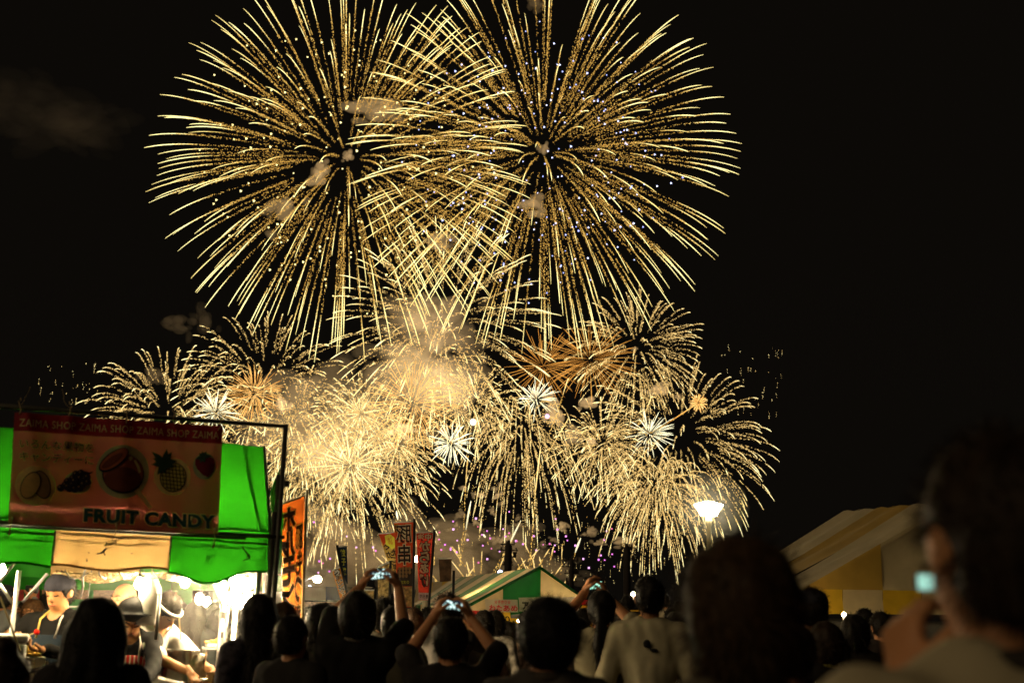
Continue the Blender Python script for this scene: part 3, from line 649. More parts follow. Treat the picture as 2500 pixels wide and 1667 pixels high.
# yellow tent behind
y2 = empty('market_tent', U(1060, 1480, 38)); y2.location.z = 0; tag(y2, 'bright yellow and white striped tent roof behind the green striped tent', 'tent')
P1, P2, P3, P4 = U(1130, 1411, 38), U(1018, 1426, 46), U(1004, 1492, 44), U(1120, 1474, 36)
for i in range(5): a, b_ = i/5, (i+1)/5; quadpart(y2, 'roof_panel', (m_tcream, m_tyel2)[i % 2], (P1.lerp(P2, b_), P1.lerp(P2, a), P4.lerp(P3, a), P4.lerp(P3, b_)), 4, 6, .03)
Q4, Q3 = P1+Vector((2.2, 0, -.9)), P2+Vector((2.2, 0, -.9))
for i in range(5): a, b_ = i/5, (i+1)/5; quadpart(y2, 'roof_panel', (m_tcream, m_tyel2)[i % 2], (P1.lerp(P2, a), P1.lerp(P2, b_), Q4.lerp(Q3, b_), Q4.lerp(Q3, a)), 4, 6, .03)
tent_posts(y2, [P3, P4, Q3, Q4])
m_grey = mat('grey_tent_vinyl', (.22, .19, .14), .6, .12, 4, trans=.3)
# blue and grey tent
b2 = empty('market_tent', U(770, 1470, 24)); b2.location.z = 0; tag(b2, 'blue and grey tent with a straight valance behind the orange flag', 'tent')
for (x0, x1, m_) in ((700, 795, m_grey), (795, 842, m_tblue), (842, 890, m_grey)):
    quadpart(b2, 'valance_panel', m_, (U(x0, 1431, 24), U(x1, 1434, 24), U(x1, 1466, 24), U(x0, 1463, 24)), 6, 4, .02)
    up = Vector((0, 1.6, .04)); quadpart(b2, 'roof_panel', m_, (U(x0, 1431, 24)+up, U(x1, 1434, 24)+up, U(x1, 1434, 24), U(x0, 1431, 24)), 6, 4, .02)
tent_posts(b2, [U(702, 1440, 24.05), U(888, 1440, 24.05), U(702, 1440, 26.5), U(888, 1440, 26.5)])
m_patt = mat('patterned_tarp', (.32, .14, .10), .8, .8, 20)
q, s_ = quadpart(b2, 'side_tarp', m_patt, (U(742, 1468, 24.3), U(850, 1470, 24.3), U(850, 1520, 24.3), U(742, 1518, 24.3)), 8, 4, .04)
# right yellow and cream tent
zf = 14.0; zb = 17.2
rE, rA, rG = U(1958, 1437, zf), U(2330, 1222, zf+.6), U(2700, 1447, zf+1.2); fE, fA = U(1715, 1447, zb), U(2057, 1248, zb+.4); fG = fA+(rG-rA)
rt = empty('market_tent', (rA.x, rA.y, 0)); tag(rt, 'dim yellow and cream striped tent beside the tall man', 'tent')
cuts = [0, .34, .66, 1.0]
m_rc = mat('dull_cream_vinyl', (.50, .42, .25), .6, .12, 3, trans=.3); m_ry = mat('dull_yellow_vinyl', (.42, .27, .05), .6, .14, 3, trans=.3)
for i in range(3):
    a, b_ = cuts[i], cuts[i+1]
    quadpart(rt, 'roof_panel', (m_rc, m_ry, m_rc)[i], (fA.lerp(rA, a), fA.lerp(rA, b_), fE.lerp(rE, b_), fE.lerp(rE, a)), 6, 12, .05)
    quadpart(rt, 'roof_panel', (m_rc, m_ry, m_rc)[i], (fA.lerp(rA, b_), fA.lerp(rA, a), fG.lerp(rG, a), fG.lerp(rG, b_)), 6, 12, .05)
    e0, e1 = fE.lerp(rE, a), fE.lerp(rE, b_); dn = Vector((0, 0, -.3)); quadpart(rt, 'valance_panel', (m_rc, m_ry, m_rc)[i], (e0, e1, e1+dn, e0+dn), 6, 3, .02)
for i in range(4):
    a, b_ = i/4, (i+1)/4; l0, l1 = rE.lerp(rG, a), rE.lerp(rG, b_)
    def top(t): return rE.lerp(rA, t*2) if t < .5 else rA.lerp(rG, t*2-1)
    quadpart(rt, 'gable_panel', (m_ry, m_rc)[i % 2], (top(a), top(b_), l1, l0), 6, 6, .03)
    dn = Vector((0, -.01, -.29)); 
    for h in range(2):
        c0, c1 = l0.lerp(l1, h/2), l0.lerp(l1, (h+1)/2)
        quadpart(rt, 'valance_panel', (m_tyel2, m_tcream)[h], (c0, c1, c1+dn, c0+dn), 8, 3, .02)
tent_posts(rt, [rE+Vector((.05, .05, 0)), rG, fE, fG])

# ================================================================== lamps
m_lamp = emis('street_lamp_glow', (1.0, .86, .60), 60); m_lamp2 = emis('far_lamp_glow', (1.0, .86, .6), 40); m_led = emis('led_glow', (.55, .65, 1.0), 12)
m_lpole = mat('lamp_pole_paint', (.32, .28, .16), .5, .1, 10)
lp = U(1730, 1238, 25); sl_ = empty('street_lamp', (lp.x, lp.y, 0)); tag(sl_, 'tall street lamp with a glowing flared bowl above the crowd', 'street lamp')
k_ = px_m(25)
MB().lathe((0, 0, lp.z), [(.001, -20*k_), (19*k_, -20*k_), (25*k_, -8*k_), (35*k_, 5*k_), (33*k_, 7*k_), (12*k_, 13*k_), (.001, 15*k_)], 28).build('lamp_bowl', m_lamp, sl_, True)
MB().lathe((0, 0, lp.z), [(.001, 15.5*k_), (13*k_, 13.6*k_), (10*k_, 17*k_), (.001, 18.5*k_)], 20).build('lamp_cap', m_lpole, sl_, True)
MB().lathe((0, 0, 0), [(.09, 0), (.09, .5), (.06, .55), (.05, lp.z-46*k_), (.075, lp.z-40*k_), (.07, lp.z-22*k_), (.001, lp.z-21*k_)], 16).build('pole', m_lpole, sl_, True)
m_lhaze = smoke_mat('lamp_lit_smoke', .05, (.95, .9, .7))  # haze added round the lamp head in place of a lens halo
ls_ = MB().lathe((0, 0, 0), [(.001, -1), (.5, -.87), (.87, -.5), (1, 0), (.87, .5), (.5, .87), (.001, 1)], 24).build('smoke_wisp', m_lhaze, None, True); ls_.location = lp; ls_.scale = (.9, .9, .8); tag(ls_, 'thin drifting smoke glowing around the tall street lamp', 'smoke', kind='stuff')
def arm_lamp(x, y, Y, label, w, arm):
    p = U(x, y, Y); e_ = empty('street_lamp', (p.x+arm, p.y, 0)); tag(e_, label, 'street lamp'); k = px_m(Y)
    MB().lathe((-arm, 0, p.z), [(.001, 9*k), (w*.6*k, 7*k), (w*k, 0), (w*.7*k, -7*k), (.001, -9*k)], 18).build('lamp_head', m_lamp2, e_, True)
    MB().tube([(-arm, 0, p.z+8*k), (-arm*.5, 0, p.z+2*k), (0, 0, p.z-12*k)], .035, 6).build('arm', m_white, e_, True); MB().tube([(0, 0, p.z-10*k), (0, 0, 0)], .05, 8).build('pole', m_lpole, e_, True)
arm_lamp(775, 1413, 30, 'street lamp on a curved arm glowing beside the orange flag', 11, -.45)
arm_lamp(1024, 1364, 17.5, 'street lamp glowing behind the dark red flag', 15, .12)
def far_light(x, y, Y, r, m_, label, cat='light', post_=True):
    p = U(x, y, Y); e_ = empty('work_light', (p.x, p.y, 0)); tag(e_, label, cat); 
    MB().lathe((0, 0, p.z), [(.001, -r), (.7*r, -.7*r), (r, 0), (.7*r, .7*r), (.001, r)], 14).build('lamp_head', m_, e_, True)
    MB().tube([(0, .02, p.z-r*.8), (0, .02, 0)], .015, 6).build('stand', m_black, e_, True)
m_warm = emis('warm_stall_bulb', (1.0, .72, .36), 420)
far_light(1221, 1397, 40, .09, m_led, 'small bluish white light above the green striped tent')
far_light(756, 1433, 30, .05, m_led, 'tiny bluish light beside the curved arm lamp')
far_light(1409, 1522, 20, .08, m_warm, 'warm bare light behind the woman with the ponytail')
far_light(1269, 1514, 21.6, .045, m_warm, 'warm bare light by the yellow price sheet')
far_light(984, 1512, 10.2, .03, m_warm, 'warm bare light beside the woman with the hair bun')
far_light(1546, 1449, 40, .07, m_warm, 'small warm light beside the short haired man')
far_light(1180, 1500, 25.5, .08, m_warm, 'warm bare light inside the green striped tent')  # added bulb, lights the tent canvas from within
far_light(1330, 1500, 26.5, .08, m_warm, 'warm bare light at the back of the green striped tent')  # second added bulb for the tent's inner glow
far_light(2010, 1500, 15.5, .03, m_led, 'small bluish light under the dim yellow tent')
far_light(2060, 1499, 13.4, .022, m_warm, 'warm bare light in front of the yellow tent valance')
# stacks of goods glowing by the warm light
gd = empty('goods_bag', U(1428, 1560, 19.5)); gd.location.z = U(1428, 1560, 19.5).z; tag(gd, 'bright yellow bag of goods hanging by the warm light', 'bag')
v = []; f = []
for j in range(9):
    for k in range(16):
        a = 2*math.pi*k/16; r = .17*math.sin(math.pi*(.12+.8*j/8))*(1+.1*math.sin(4*a+j)); v.append((r*math.cos(a), r*math.sin(a), .55*j/8))
for j in range(8):
    for k in range(16): f.append((j*16+k, j*16+(k+1) % 16, (j+1)*16+(k+1) % 16, (j+1)*16+k))
link('bag', pydata('bag', v, f), m_yelsheet, gd); MB().box((0, 0, .6), .16, .1, .08).build('red_tag', m_redsheet, gd)
# bicycle-like chair back / rail at the stall by the man
rl = empty('folding_bench', U(1545, 1497, 12)); rl.location.z = 0; tag(rl, 'slatted yellowish bench rail behind the short haired man', 'bench')
zz = U(1545, 1490, 12).z
for k in range(3): MB().box((0, 0, zz-.045*k), .35, .02, .016).build('rail', m_tyel2, rl)
for x in (-.16, .16): MB().box((x, .03, zz/2), .025, .025, zz).build('leg', m_steel, rl)

# ================================================================== dark utility poles at the water side
m_tower = mat('dark_pole', (.02, .014, .012), .8, .2, 3)
def upole(x, ytop, Y, w, label):
    p = U(x, ytop, Y); k = px_m(Y); e_ = empty('utility_pole', (p.x, p.y, 0)); tag(e_, label, 'utility pole')
    MB().lathe((0, 0, 0), [(w*k*.62, 0), (w*k*.5, p.z-14*k), (w*k*.3, p.z-10*k), (.08*w*k, p.z), (.001, p.z)], 12).build('shaft', m_tower, e_, True)
    rr = random.Random(x)
    for (dz, l) in ((10, 34), (24, 50), (40, 38), (58, 28)):
        MB().box((rr.uniform(-3, 3)*k, 0, p.z-dz*k), l*k, 1.6*k, 2.4*k).build('cross_arm', m_tower, e_)
        for q in range(4): MB().box(((-l/2+l*(q+.5)/4+rr.uniform(-2, 2))*k, 0, p.z-(dz-3-rr.uniform(0, 3))*k), 3*k, 2*k, rr.uniform(4, 9)*k).build('insulator', m_tower, e_)
    MB().box((w*.9*k, 0, p.z-34*k), 8*k, 7*k, 13*k).build('transformer', m_tower, e_)
    MB().tube([(-14*k, 0, p.z-24*k), (-15*k, 0, p.z-8*k)], .8*k, 4).build('bracket', m_tower, e_); MB().tube([(10*k, 0, p.z-40*k), (20*k, 0, p.z-30*k), (20*k, 0, p.z-20*k)], .8*k, 4).build('bracket', m_tower, e_)
upole(1242, 1318, 70, 17, 'dark utility pole with crossarms rising behind the green tent ridge')
upole(1396, 1358, 85, 11, 'dark utility pole to the right of the green tent peak')
upole(1531, 1326, 75, 16, 'thick dark utility pole with a small smoke cloud beside its top')
upole(1459, 1388, 95, 7, 'thin dark utility pole between two thicker ones')
# ================================================================== people (one smooth continuous surface per body)
def surface(D, org, h):
    """naive surface nets of the zero level of D"""
    S = D < 0; C = S.astype(np.int8); C = C[:-1]+C[1:]; C = C[:, :-1]+C[:, 1:]; C = C[:, :, :-1]+C[:, :, 1:]
    cell = (C > 0) & (C < 8); cs = np.argwhere(cell); idx = -np.ones(cell.shape, np.int32); idx[cell] = np.arange(len(cs))
    cor = np.array([(a, b, c) for a in (0, 1) for b in (0, 1) for c in (0, 1)])
    val = np.stack([D[cs[:, 0]+o[0], cs[:, 1]+o[1], cs[:, 2]+o[2]] for o in cor], 1)
    acc = np.zeros((len(cs), 3)); cnt = np.zeros(len(cs))
    for a in range(8):
        for b in range(a+1, 8):
            if np.abs(cor[a]-cor[b]).sum() != 1: continue
            m = (val[:, a] < 0) != (val[:, b] < 0); t = np.where(m, val[:, a]/np.where(m, val[:, a]-val[:, b], 1), 0)
            acc += (cor[a][None]+t[:, None]*(cor[b]-cor[a])[None])*m[:, None]; cnt += m
    pos = cs+acc/np.maximum(cnt, 1)[:, None]
    V = pos*h + np.array(org); F = []
    for ax in range(3):
        o1, o2 = [(1, 2), (2, 0), (0, 1)][ax]
        a = [slice(1, -1)]*3; b = [slice(1, -1)]*3; a[ax] = slice(0, -1); b[ax] = slice(1, None)
        m = S[tuple(a)] != S[tuple(b)]
        e = np.argwhere(m)
        if not len(e): continue
        off = np.ones(3, int); off[ax] = 0; e = e + off
        ins = S[tuple(e.T)]
        d1 = np.zeros(3, int); d1[o1] = 1; d2 = np.zeros(3, int); d2[o2] = 1
        q = np.stack([idx[tuple(e.T)], idx[tuple((e-d1).T)], idx[tuple((e-d1-d2).T)], idx[tuple((e-d2).T)]], 1)
        q[~ins] = q[~ins][:, ::-1]; F.append(q)
    F = np.concatenate(F) if F else np.zeros((0, 4), int)
    return V, F[(F >= 0).all(1)]
class SDF:
    def __init__(s, lo, hi, h):
        s.h = h; s.lo = np.array(lo, float); n = np.ceil((np.array(hi)-s.lo)/h).astype(int)+1; s.n = n
        s.D = np.full(n, .5); s.ax = [s.lo[i]+h*np.arange(n[i]) for i in range(3)]
    def box(s, lo, hi, m):
        i0 = np.clip(np.floor((np.array(lo)-m-s.lo)/s.h).astype(int), 0, s.n); i1 = np.clip(np.ceil((np.array(hi)+m-s.lo)/s.h).astype(int)+1, 0, s.n)
        sl = tuple(slice(a, b) for a, b in zip(i0, i1))
        if any(b <= a for a, b in zip(i0, i1)): return None, None
        return sl, np.stack(np.meshgrid(*[s.ax[i][sl[i]] for i in range(3)], indexing='ij'), -1)
    def put(s, sl, d, k, cut=False):
        D = s.D[sl]
        if cut:
            d = -d; h = np.clip(.5-.5*(D-d)/k, 0, 1); s.D[sl] = D*(1-h)+d*h + k*h*(1-h)
        else:
            h = np.clip(.5+.5*(D-d)/k, 0, 1); s.D[sl] = D*(1-h)+d*h - k*h*(1-h)
    def cone(s, a, b, ra, rb, k=.03, cut=False):
        a, b = np.array(a, float), np.array(b, float); R = max(ra, rb)
        sl, P = s.box(np.minimum(a, b)-R, np.maximum(a, b)+R, .09)
        if sl is None: return s
        ab = b-a; t = np.clip(((P-a)@ab)/max(ab@ab, 1e-9), 0, 1)
        s.put(sl, np.linalg.norm(P-a-t[..., None]*ab, axis=-1)-(ra+(rb-ra)*t), k, cut); return s
    def ell(s, c, r, k=.03, cut=False, R=None):
        c, r = np.array(c, float), np.array(r, float); m = max(r)
        sl, P = s.box(c-(m if R is not None else r), c+(m if R is not None else r), .09)
        if sl is None: return s
        q = P-c
        if R is not None: q = q@np.array(R)
        q = q/r; l = np.linalg.norm(q, axis=-1); g_ = np.linalg.norm(q/r, axis=-1)
        s.put(sl, l*(l-1)/np.maximum(g_, 1e-6), k, cut); return s
    def noise(s, amp, fx, fy, fz, ph=0):
        X, Y, Z = (s.ax[0][:, None, None], s.ax[1][None, :, None], s.ax[2][None, None, :])
        A = np.sin(fx*X+ph+1.7*np.sin(fz*.5*Z))+np.zeros((1, 1, 1)); B = .5*np.sin(fz*Z+fx*.6*X+ph)
        s.D += amp*(A*np.cos(fy*Y+ph)+B); return s
    def mesh(s):
        D = s.D; D[0] = D[-1] = .5; D[:, 0] = D[:, -1] = .5; D[:, :, 0] = D[:, :, -1] = .5
        return surface(D, s.lo, s.h)
def np_mesh(name, V, F):
    me = bpy.data.meshes.new(name); me.vertices.add(len(V)); me.vertices.foreach_set('co', np.asarray(V, np.float32).ravel())
    k = F.shape[1]; me.loops.add(F.size); me.loops.foreach_set('vertex_index', F.astype(np.int32).ravel())
    me.polygons.add(len(F)); me.polygons.foreach_set('loop_start', np.arange(0, F.size, k, dtype=np.int32)); me.polygons.foreach_set('loop_total', np.full(len(F), k, np.int32))
    me.update(calc_edges=True); return me
def ik(s, w, l1, l2, hint):
    s, w, hint = map(lambda q: np.array(q, float), (s, w, hint)); d = w-s; L = np.linalg.norm(d)
    if L > (l1+l2)*.985: w = s+d/L*(l1+l2)*.985; d = w-s; L = np.linalg.norm(d)
    a = (l1*l1-l2*l2+L*L)/(2*L); hgt = math.sqrt(max(l1*l1-a*a, 0)); u = d/L
    hp_ = hint-u*(hint@u); hp_ /= max(np.linalg.norm(hp_), 1e-6)
    return s+u*a+hp_*hgt, w
def hand_mesh(w, d, n, side, curl=.5, sc_=1.0, spread=.10):
    """palm and five separate bent fingers; d along the hand, n out of the palm, side=+1 thumb towards d x n"""
    w, d, n = np.array(w, float), np.array(d, float), np.array(n, float); d /= np.linalg.norm(d); n -= d*(n@d); n /= np.linalg.norm(n); t = np.cross(d, n)*side
    s = SDF(w-.17*sc_, w+.21*sc_, .0085)
    s.cone(w-d*.03, w+d*.02*sc_, .026*sc_, .027*sc_, .01)
    for i, o in enumerate((.030, .011, -.009, -.028)):
        kn = w+d*(.088-.004*abs(i-1))*sc_+t*o*sc_; s.cone(w+d*.02*sc_+t*o*.7*sc_, kn, .014*sc_, .0125*sc_, .012)
        L = (.072, .082, .076, .060)[i]*sc_; c1, c2 = curl*.75, curl*1.6
        dd = d+t*(1.5-i)*spread; dd /= np.linalg.norm(dd)
        m1 = kn+(dd*math.cos(c1)+n*math.sin(c1))*L*.52; m2 = m1+(dd*math.cos(c2)+n*math.sin(c2))*L*.48
        s.cone(kn, m1, .0105*sc_, .0095*sc_, .005); s.cone(m1, m2, .0095*sc_, .008*sc_, .004)
    b0 = w+d*.025*sc_+t*.028*sc_; b1 = b0+(d*.5+t*.75+n*.35*curl)*.045*sc_; b2 = b1+(d*.85+t*.3+n*.6*curl)*.035*sc_
    s.cone(b0, b1, .015*sc_, .0125*sc_, .012); s.cone(b1, b2, .0122*sc_, .0095*sc_, .005)
    return s.mesh()
m_skin = mat('skin', (.46, .21, .09), .55, .08, 9); m_skin2 = mat('vendor_skin', (.50, .23, .09), .5, .08, 9)
HAIR = {}
def hairm(c):
    if c not in HAIR: HAIR[c] = mat('hair', c, .55, .35, 40, bump=.4, spec=.12)
    return HAIR[c]
CL = {}
def clothm(c, var=.12, scale=9):
    key = (c, var, scale)
    if key not in CL: CL[key] = mat('garment', c, .85, var, scale, bump=.15, spec=.15)
    return CL[key]
BLK = (.010, .008, .006); DBR = (.020, .012, .007)
def strands(V, n, L, down, r, seed, spread=.5):
    """flyaway hair: thin tapered strands rooted on the hair surface"""
    rg = np.random.default_rng(seed); c = V.mean(0); pick = V[rg.integers(0, len(V), n)]; mb_v = []; mb_f = []
    for p in pick:
        o = p-c; o /= max(np.linalg.norm(o), 1e-6); dirv = o*.35+np.array([0, 0, -down])+rg.normal(0, spread, 3); dirv /= np.linalg.norm(dirv)
        l = L*rg.uniform(.5, 1.2); p1 = p+dirv*l*.5+o*.006; p2 = p1+(dirv+np.array([0, 0, -.4]))*l*.5
        a = np.cross(dirv, o+.01); a /= max(np.linalg.norm(a), 1e-6); k = len(mb_v)
        mb_v += [p-a*r, p+a*r, p1-a*r*.8, p1+a*r*.8, p2]; mb_f += [(k, k+1, k+3, k+2), (k+2, k+3, k+4)]
    return mb_v, mb_f
ROOTS = []
def person(px, py, Y, label, face=0.0, shirt=(.03, .03, .03), sleeve=.55, pants=(.02, .02, .025), hair='short', hcol=BLK, arms=None, skin=None, h=.019,
           hat=None, lean=0.0, tilt=0.0, group=None, wide=1.0, collar=None, facefeat=False, svar=.12, sscale=9, apron=None, Hm=None, hl=1.0, skirt=False, tw=0.0):
    hc = U(px, py, Y); S = (hc.z-0.0)/1.595 if lean == 0 else (hc.z/1.595 if Hm is None else Hm/1.7)
    if Hm is not None: S = Hm/1.7
    sk = skin or m_skin
    # local frame: facing +Y; lean bends the trunk forward about the hips
    def LN(p):
        p = np.array(p, float)
        if lean and p[2] > .95: q = p-np.array([0, 0, .95]); c, s_ = math.cos(lean), math.sin(lean); p = np.array([q[0], q[1]*c+q[2]*s_, q[2]*c-q[1]*s_])+np.array([0, 0, .95])
        return p*S
    hd0 = np.array([0, 0, 1.595]); nk = np.array([0, .0, 1.50])
    Rt = np.array(Matrix.Rotation(-tilt, 3, 'X')@Matrix.Rotation(tw, 3, 'Z'))         # head nod / turn
    def HD(p): p = np.array(p, float); return LN(nk+Rt@(p-nk))
    w = wide
    sh_l, sh_r = (-.165*w, 0, 1.395), (.165*w, 0, 1.395)
    arms = arms or {}
    A = {}
    for sd, s0 in ((-1, sh_l), (1, sh_r)):
        spec = arms.get('l' if sd < 0 else 'r')
        p0 = LN(s0)
        if spec is None: el, wr = LN((sd*.235*w, -.03, 1.12)), LN((sd*.25*w, .05, .87)); hd_d, hd_n, cr = (0, .1, -1), (-sd, 0, 0), .5
        else:
            wt = HD(hd0)+np.array(spec['to'])*S if spec.get('rel', True) else np.array(spec['to'])*S
            el, wr = ik(p0, wt, .29*S, .255*S, spec.get('hint', (sd*.6, -.2, -1))); hd_d = spec.get('d', wr-el); hd_n = spec.get('n', (0, 1, 0)); cr = spec.get('curl', .6)
        A[sd] = (p0, el, wr, hd_d, hd_n, cr, spec)
    pts = [LN((0, 0, 1.7)), HD((0, 0, 1.75))]+[q for a in A.values() for q in (a[1], a[2])]
    lo = np.min(pts+[np.array([-.33, -.25, -.02])*S], 0)-.14; hi = np.max(pts+[np.array([.33, .25, 1.3])*S], 0)+.14
    b = SDF(lo, hi, h)
    def trunk(b, g=0.0, legs=True, k=.05):
        b.ell(LN((0, 0, .97)), np.array((.155*w, .112, .13))*S+g, k); b.cone(LN((0, 0, .98)), LN((0, .0, 1.15)), .118*w*S+g, .118*w*S+g, k)
        b.ell(LN((0, .005, 1.25)), np.array((.155*w, .11, .17))*S+g, k); b.cone(LN((-.135*w, -.005, 1.385)), LN((.135*w, -.005, 1.385)), .058*S+g, .058*S+g, .06)
        b.cone(LN((-.05, -.01, 1.43)), LN((.05, -.01, 1.43)), .05*S+g, .05*S+g, .06)
    trunk(b)
    for sd in (-1, 1):
        b.cone(np.array((sd*.085, 0, .92))*S, np.array((sd*.09, .015, .5))*S, .088*S, .055*S, .03); b.cone(np.array((sd*.09, .015, .5))*S, np.array((sd*.095, -.01, .09))*S, .055*S, .036*S, .02)
        b.cone(np.array((sd*.095, -.03, .045))*S, np.array((sd*.105, .15, .03))*S, .04*S, .03*S, .02)
        p0, el, wr = A[sd][:3]; b.cone(p0, el, .050*S, .041*S, .03); b.cone(el, wr, .042*S, .028*S, .015)
    b.cone(LN((0, -.005, 1.42)), HD((0, .0, 1.53)), .056*S, .052*S, .03)
    b.ell(HD((0, -.008, 1.618)), np.array((.077, .096, .097))*S, .02); b.ell(HD((0, .03, 1.555)), np.array((.060, .066, .072))*S, .03)
    b.cone(HD((0, .092, 1.607)), HD((0, .112, 1.578)), .010*S, .014*S, .012)
    b.cone(HD((-.035, .082, 1.630)), HD((.035, .082, 1.630)), .013*S, .013*S, .015); b.ell(HD((0, .088, 1.538)), np.array((.024, .012, .010))*S, .012)
    for sd in (-1, 1): b.ell(HD((sd*.083, -.002, 1.595)), np.array((.011, .024, .034))*S, .012); b.ell(HD((sd*.033, .096, 1.606)), np.array((.018, .014, .012))*S, .008, cut=True) if facefeat else None
    V, F = b.mesh(); Vs, Fs = [V], [F]; n0 = len(V)
    for sd in (-1, 1):
        p0, el, wr, dd, nn, cr, spec = A[sd]
        hv, hf = hand_mesh(wr, dd, nn, spec.get('thumb', sd) if spec else -sd, cr, S); Vs.append(hv); Fs.append(hf+n0); n0 += len(hv)
    V = np.concatenate(Vs); F = np.concatenate(Fs)
    root = link('person', np_mesh('person', V, F), sk)
    hl_ = HD(hd0); Rz = Matrix.Rotation(face, 3, 'Z'); off = Rz@Vector(hl_)
    root.location = (hc.x-off.x, hc.y-off.y, 0); root.rotation_euler.z = face
    if Hm is not None and abs(hc.z-off.z) > .0: root.location.z = hc.z-off.z if abs(hc.z-off.z) < .25 else 0
    tag(root, label, 'person', group); ROOTS.append(root)
    def kid(nm, s_, m_): 
        v, f = s_.mesh()
        return link(nm, np_mesh(nm, v, f), m_, root) if len(v) else None
    # shirt
    s_ = SDF(lo, hi, h); trunk(s_, .016*S, k=.06)
    for sd in (-1, 1):
        p0, el, wr = A[sd][:3]; t1 = min(1, sleeve/.5); p1 = p0+(el-p0)*t1; s_.cone(p0, p1, .068*S, (.066 if sleeve <= .55 else .055)*S, .04)
        if sleeve > .5: s_.cone(el, el+(wr-el)*min(1, (sleeve-.5)/.5), .056*S, .040*S, .02)
    if skirt: s_.cone(LN((0, 0, .95)), np.array((0, 0, .15))*S, .15*S, .22*S, .05)
    s_.noise(.0045, 34, 22, 19, px*.1); s_.noise(.003, 71, 50, 33, px*.3)
    s_.cone(HD((0, .015, 1.60)), LN((0, .025, 1.452)), .06*S, .066*S, .012, cut=True)
    sz = np.array(s_.ax[2]); s_.D[:, :, sz < (.86 if not skirt else .12)*S] = .5
    kid('shirt' if not skirt else 'yukata', s_, clothm(shirt, svar, sscale))
    if collar:
        c_ = SDF(lo, hi, h); 
        for i in range(14):
            a0, a1 = 2*math.pi*i/14, 2*math.pi*(i+1)/14; c_.cone(LN((.072*math.cos(a0), .062*math.sin(a0)-.005, 1.452-.02*math.sin(a0))), LN((.072*math.cos(a1), .062*math.sin(a1)-.005, 1.452-.02*math.sin(a1))), .018*S, .018*S, .01)
        kid('collar', c_, clothm(collar))
    if not skirt:
        p_ = SDF(np.array((-.3, -.25, -.02))*S, np.array((.3, .28, 1.1))*S, h*2)
        p_.ell(np.array((0, 0, .95))*S, np.array((.165, .125, .13))*S, .04)
        for sd in (-1, 1): p_.cone(np.array((sd*.088, 0, .92))*S, np.array((sd*.092, .012, .5))*S, .102*S, .076*S, .02); p_.cone(np.array((sd*.092, .012, .5))*S, np.array((sd*.096, -.005, .1))*S, .074*S, .06*S, .02)
        kid('trousers', p_, clothm(pants))
    if apron:
        a_ = SDF(lo, hi, h); trunk(a_, .026*S); a_.D = np.maximum(a_.D, -(s_.D*0+1)*0-(np.meshgrid(*a_.ax, indexing='ij')[1]-LN((0, .03, 1.2))[1])); 
        zz_ = np.array(a_.ax[2]); a_.D[:, :, (zz_ > LN((0, 0, 1.32))[2])] = .5; xx_ = np.array(a_.ax[0]); a_.D[np.abs(xx_) > .15*S] = .5
        kid('apron', a_, apron)
        for sd in (-1, 1):
            q = MB().tube([LN((sd*.07, .135, 1.30)), LN((sd*.075, .10, 1.42)), LN((sd*.06, .03, 1.475)), LN((0, -.06, 1.48))], .007, 5).build('apron_strap', clothm((.6, .45, .12) if sd > 0 else (.7, .65, .55)), root, True)
    # hair
    hs = SDF(HD(hd0)-np.array((.26, .3, .62))*S*max(1, hl), HD(hd0)+np.array((.26, .26, .26))*S, h*.8)
    st = None
    if hair != 'none':
        hs.ell(HD((0, -.018, 1.628)), np.array((.092, .108, .108))*S, .02)
        if hair == 'short': hs.ell(HD((0, -.045, 1.585)), np.array((.086, .07, .085))*S, .02); st = (500, .022, .1)
        elif hair == 'fluffy': hs.ell(HD((0, -.03, 1.60)), np.array((.102, .10, .115))*S, .03); st = (900, .035, .0)
        elif hair == 'bob': hs.ell(HD((0, -.03, 1.585)), np.array((.104, .095, .135))*S, .03); st = (500, .04, .7)
        elif hair == 'long':
            hs.ell(HD((0, -.03, 1.58)), np.array((.104, .095, .14))*S, .03)
            hs.cone(HD((-.04, -.05, 1.55)), LN((-.055, -.10, 1.22)), .085*S, .075*S, .04); hs.cone(HD((.04, -.05, 1.55)), LN((.055, -.10, 1.22)), .085*S, .075*S, .04); st = (900, .07, 1.0)
        elif hair == 'ponytail':
            hs.ell(HD((0, -.035, 1.59)), np.array((.088, .08, .09))*S, .02); hs.ell(HD((0, -.125, 1.60)), np.array((.035, .035, .035))*S, .015)
            hs.cone(HD((0, -.135, 1.60)), LN((0, -.16, 1.38)), .034*S, .042*S, .02); hs.cone(LN((0, -.16, 1.38)), LN((.015, -.14, 1.10)), .042*S, .018*S, .02); st = (600, .05, .8)
        elif hair == 'bun':
            hs.ell(HD((0, -.04, 1.585)), np.array((.086, .075, .085))*S, .02); hs.ell(HD((0, -.11, 1.535)), np.array((.05, .042, .048))*S, .012); st = (500, .03, .3)
        elif hair == 'topbun':
            hs.ell(HD((0, -.04, 1.585)), np.array((.086, .075, .085))*S, .02); hs.ell(HD((0, -.05, 1.745)), np.array((.055, .05, .05))*S, .012); st = (500, .03, .1)
        fy = .30 if hair in ('long', 'bob') else .0
        hs.noise(.0042, 90, 70, 25, px); hs.noise(.004, 31, 37, 18, px*.7)
        hs.ell(HD((0, .085, 1.545)), np.array((.072, .085, .115))*S, .015, cut=True)
        if hair in ('short', 'ponytail', 'bun', 'topbun'):
            for sd in (-1, 1): hs.ell(HD((sd*.10, .01, 1.575)), np.array((.03, .045, .05))*S, .012, cut=True)
            hs.ell(HD((0, -.09, 1.46)), np.array((.1, .09, .05))*S, .02, cut=True) if hair == 'short' else None
        v, f = hs.mesh()
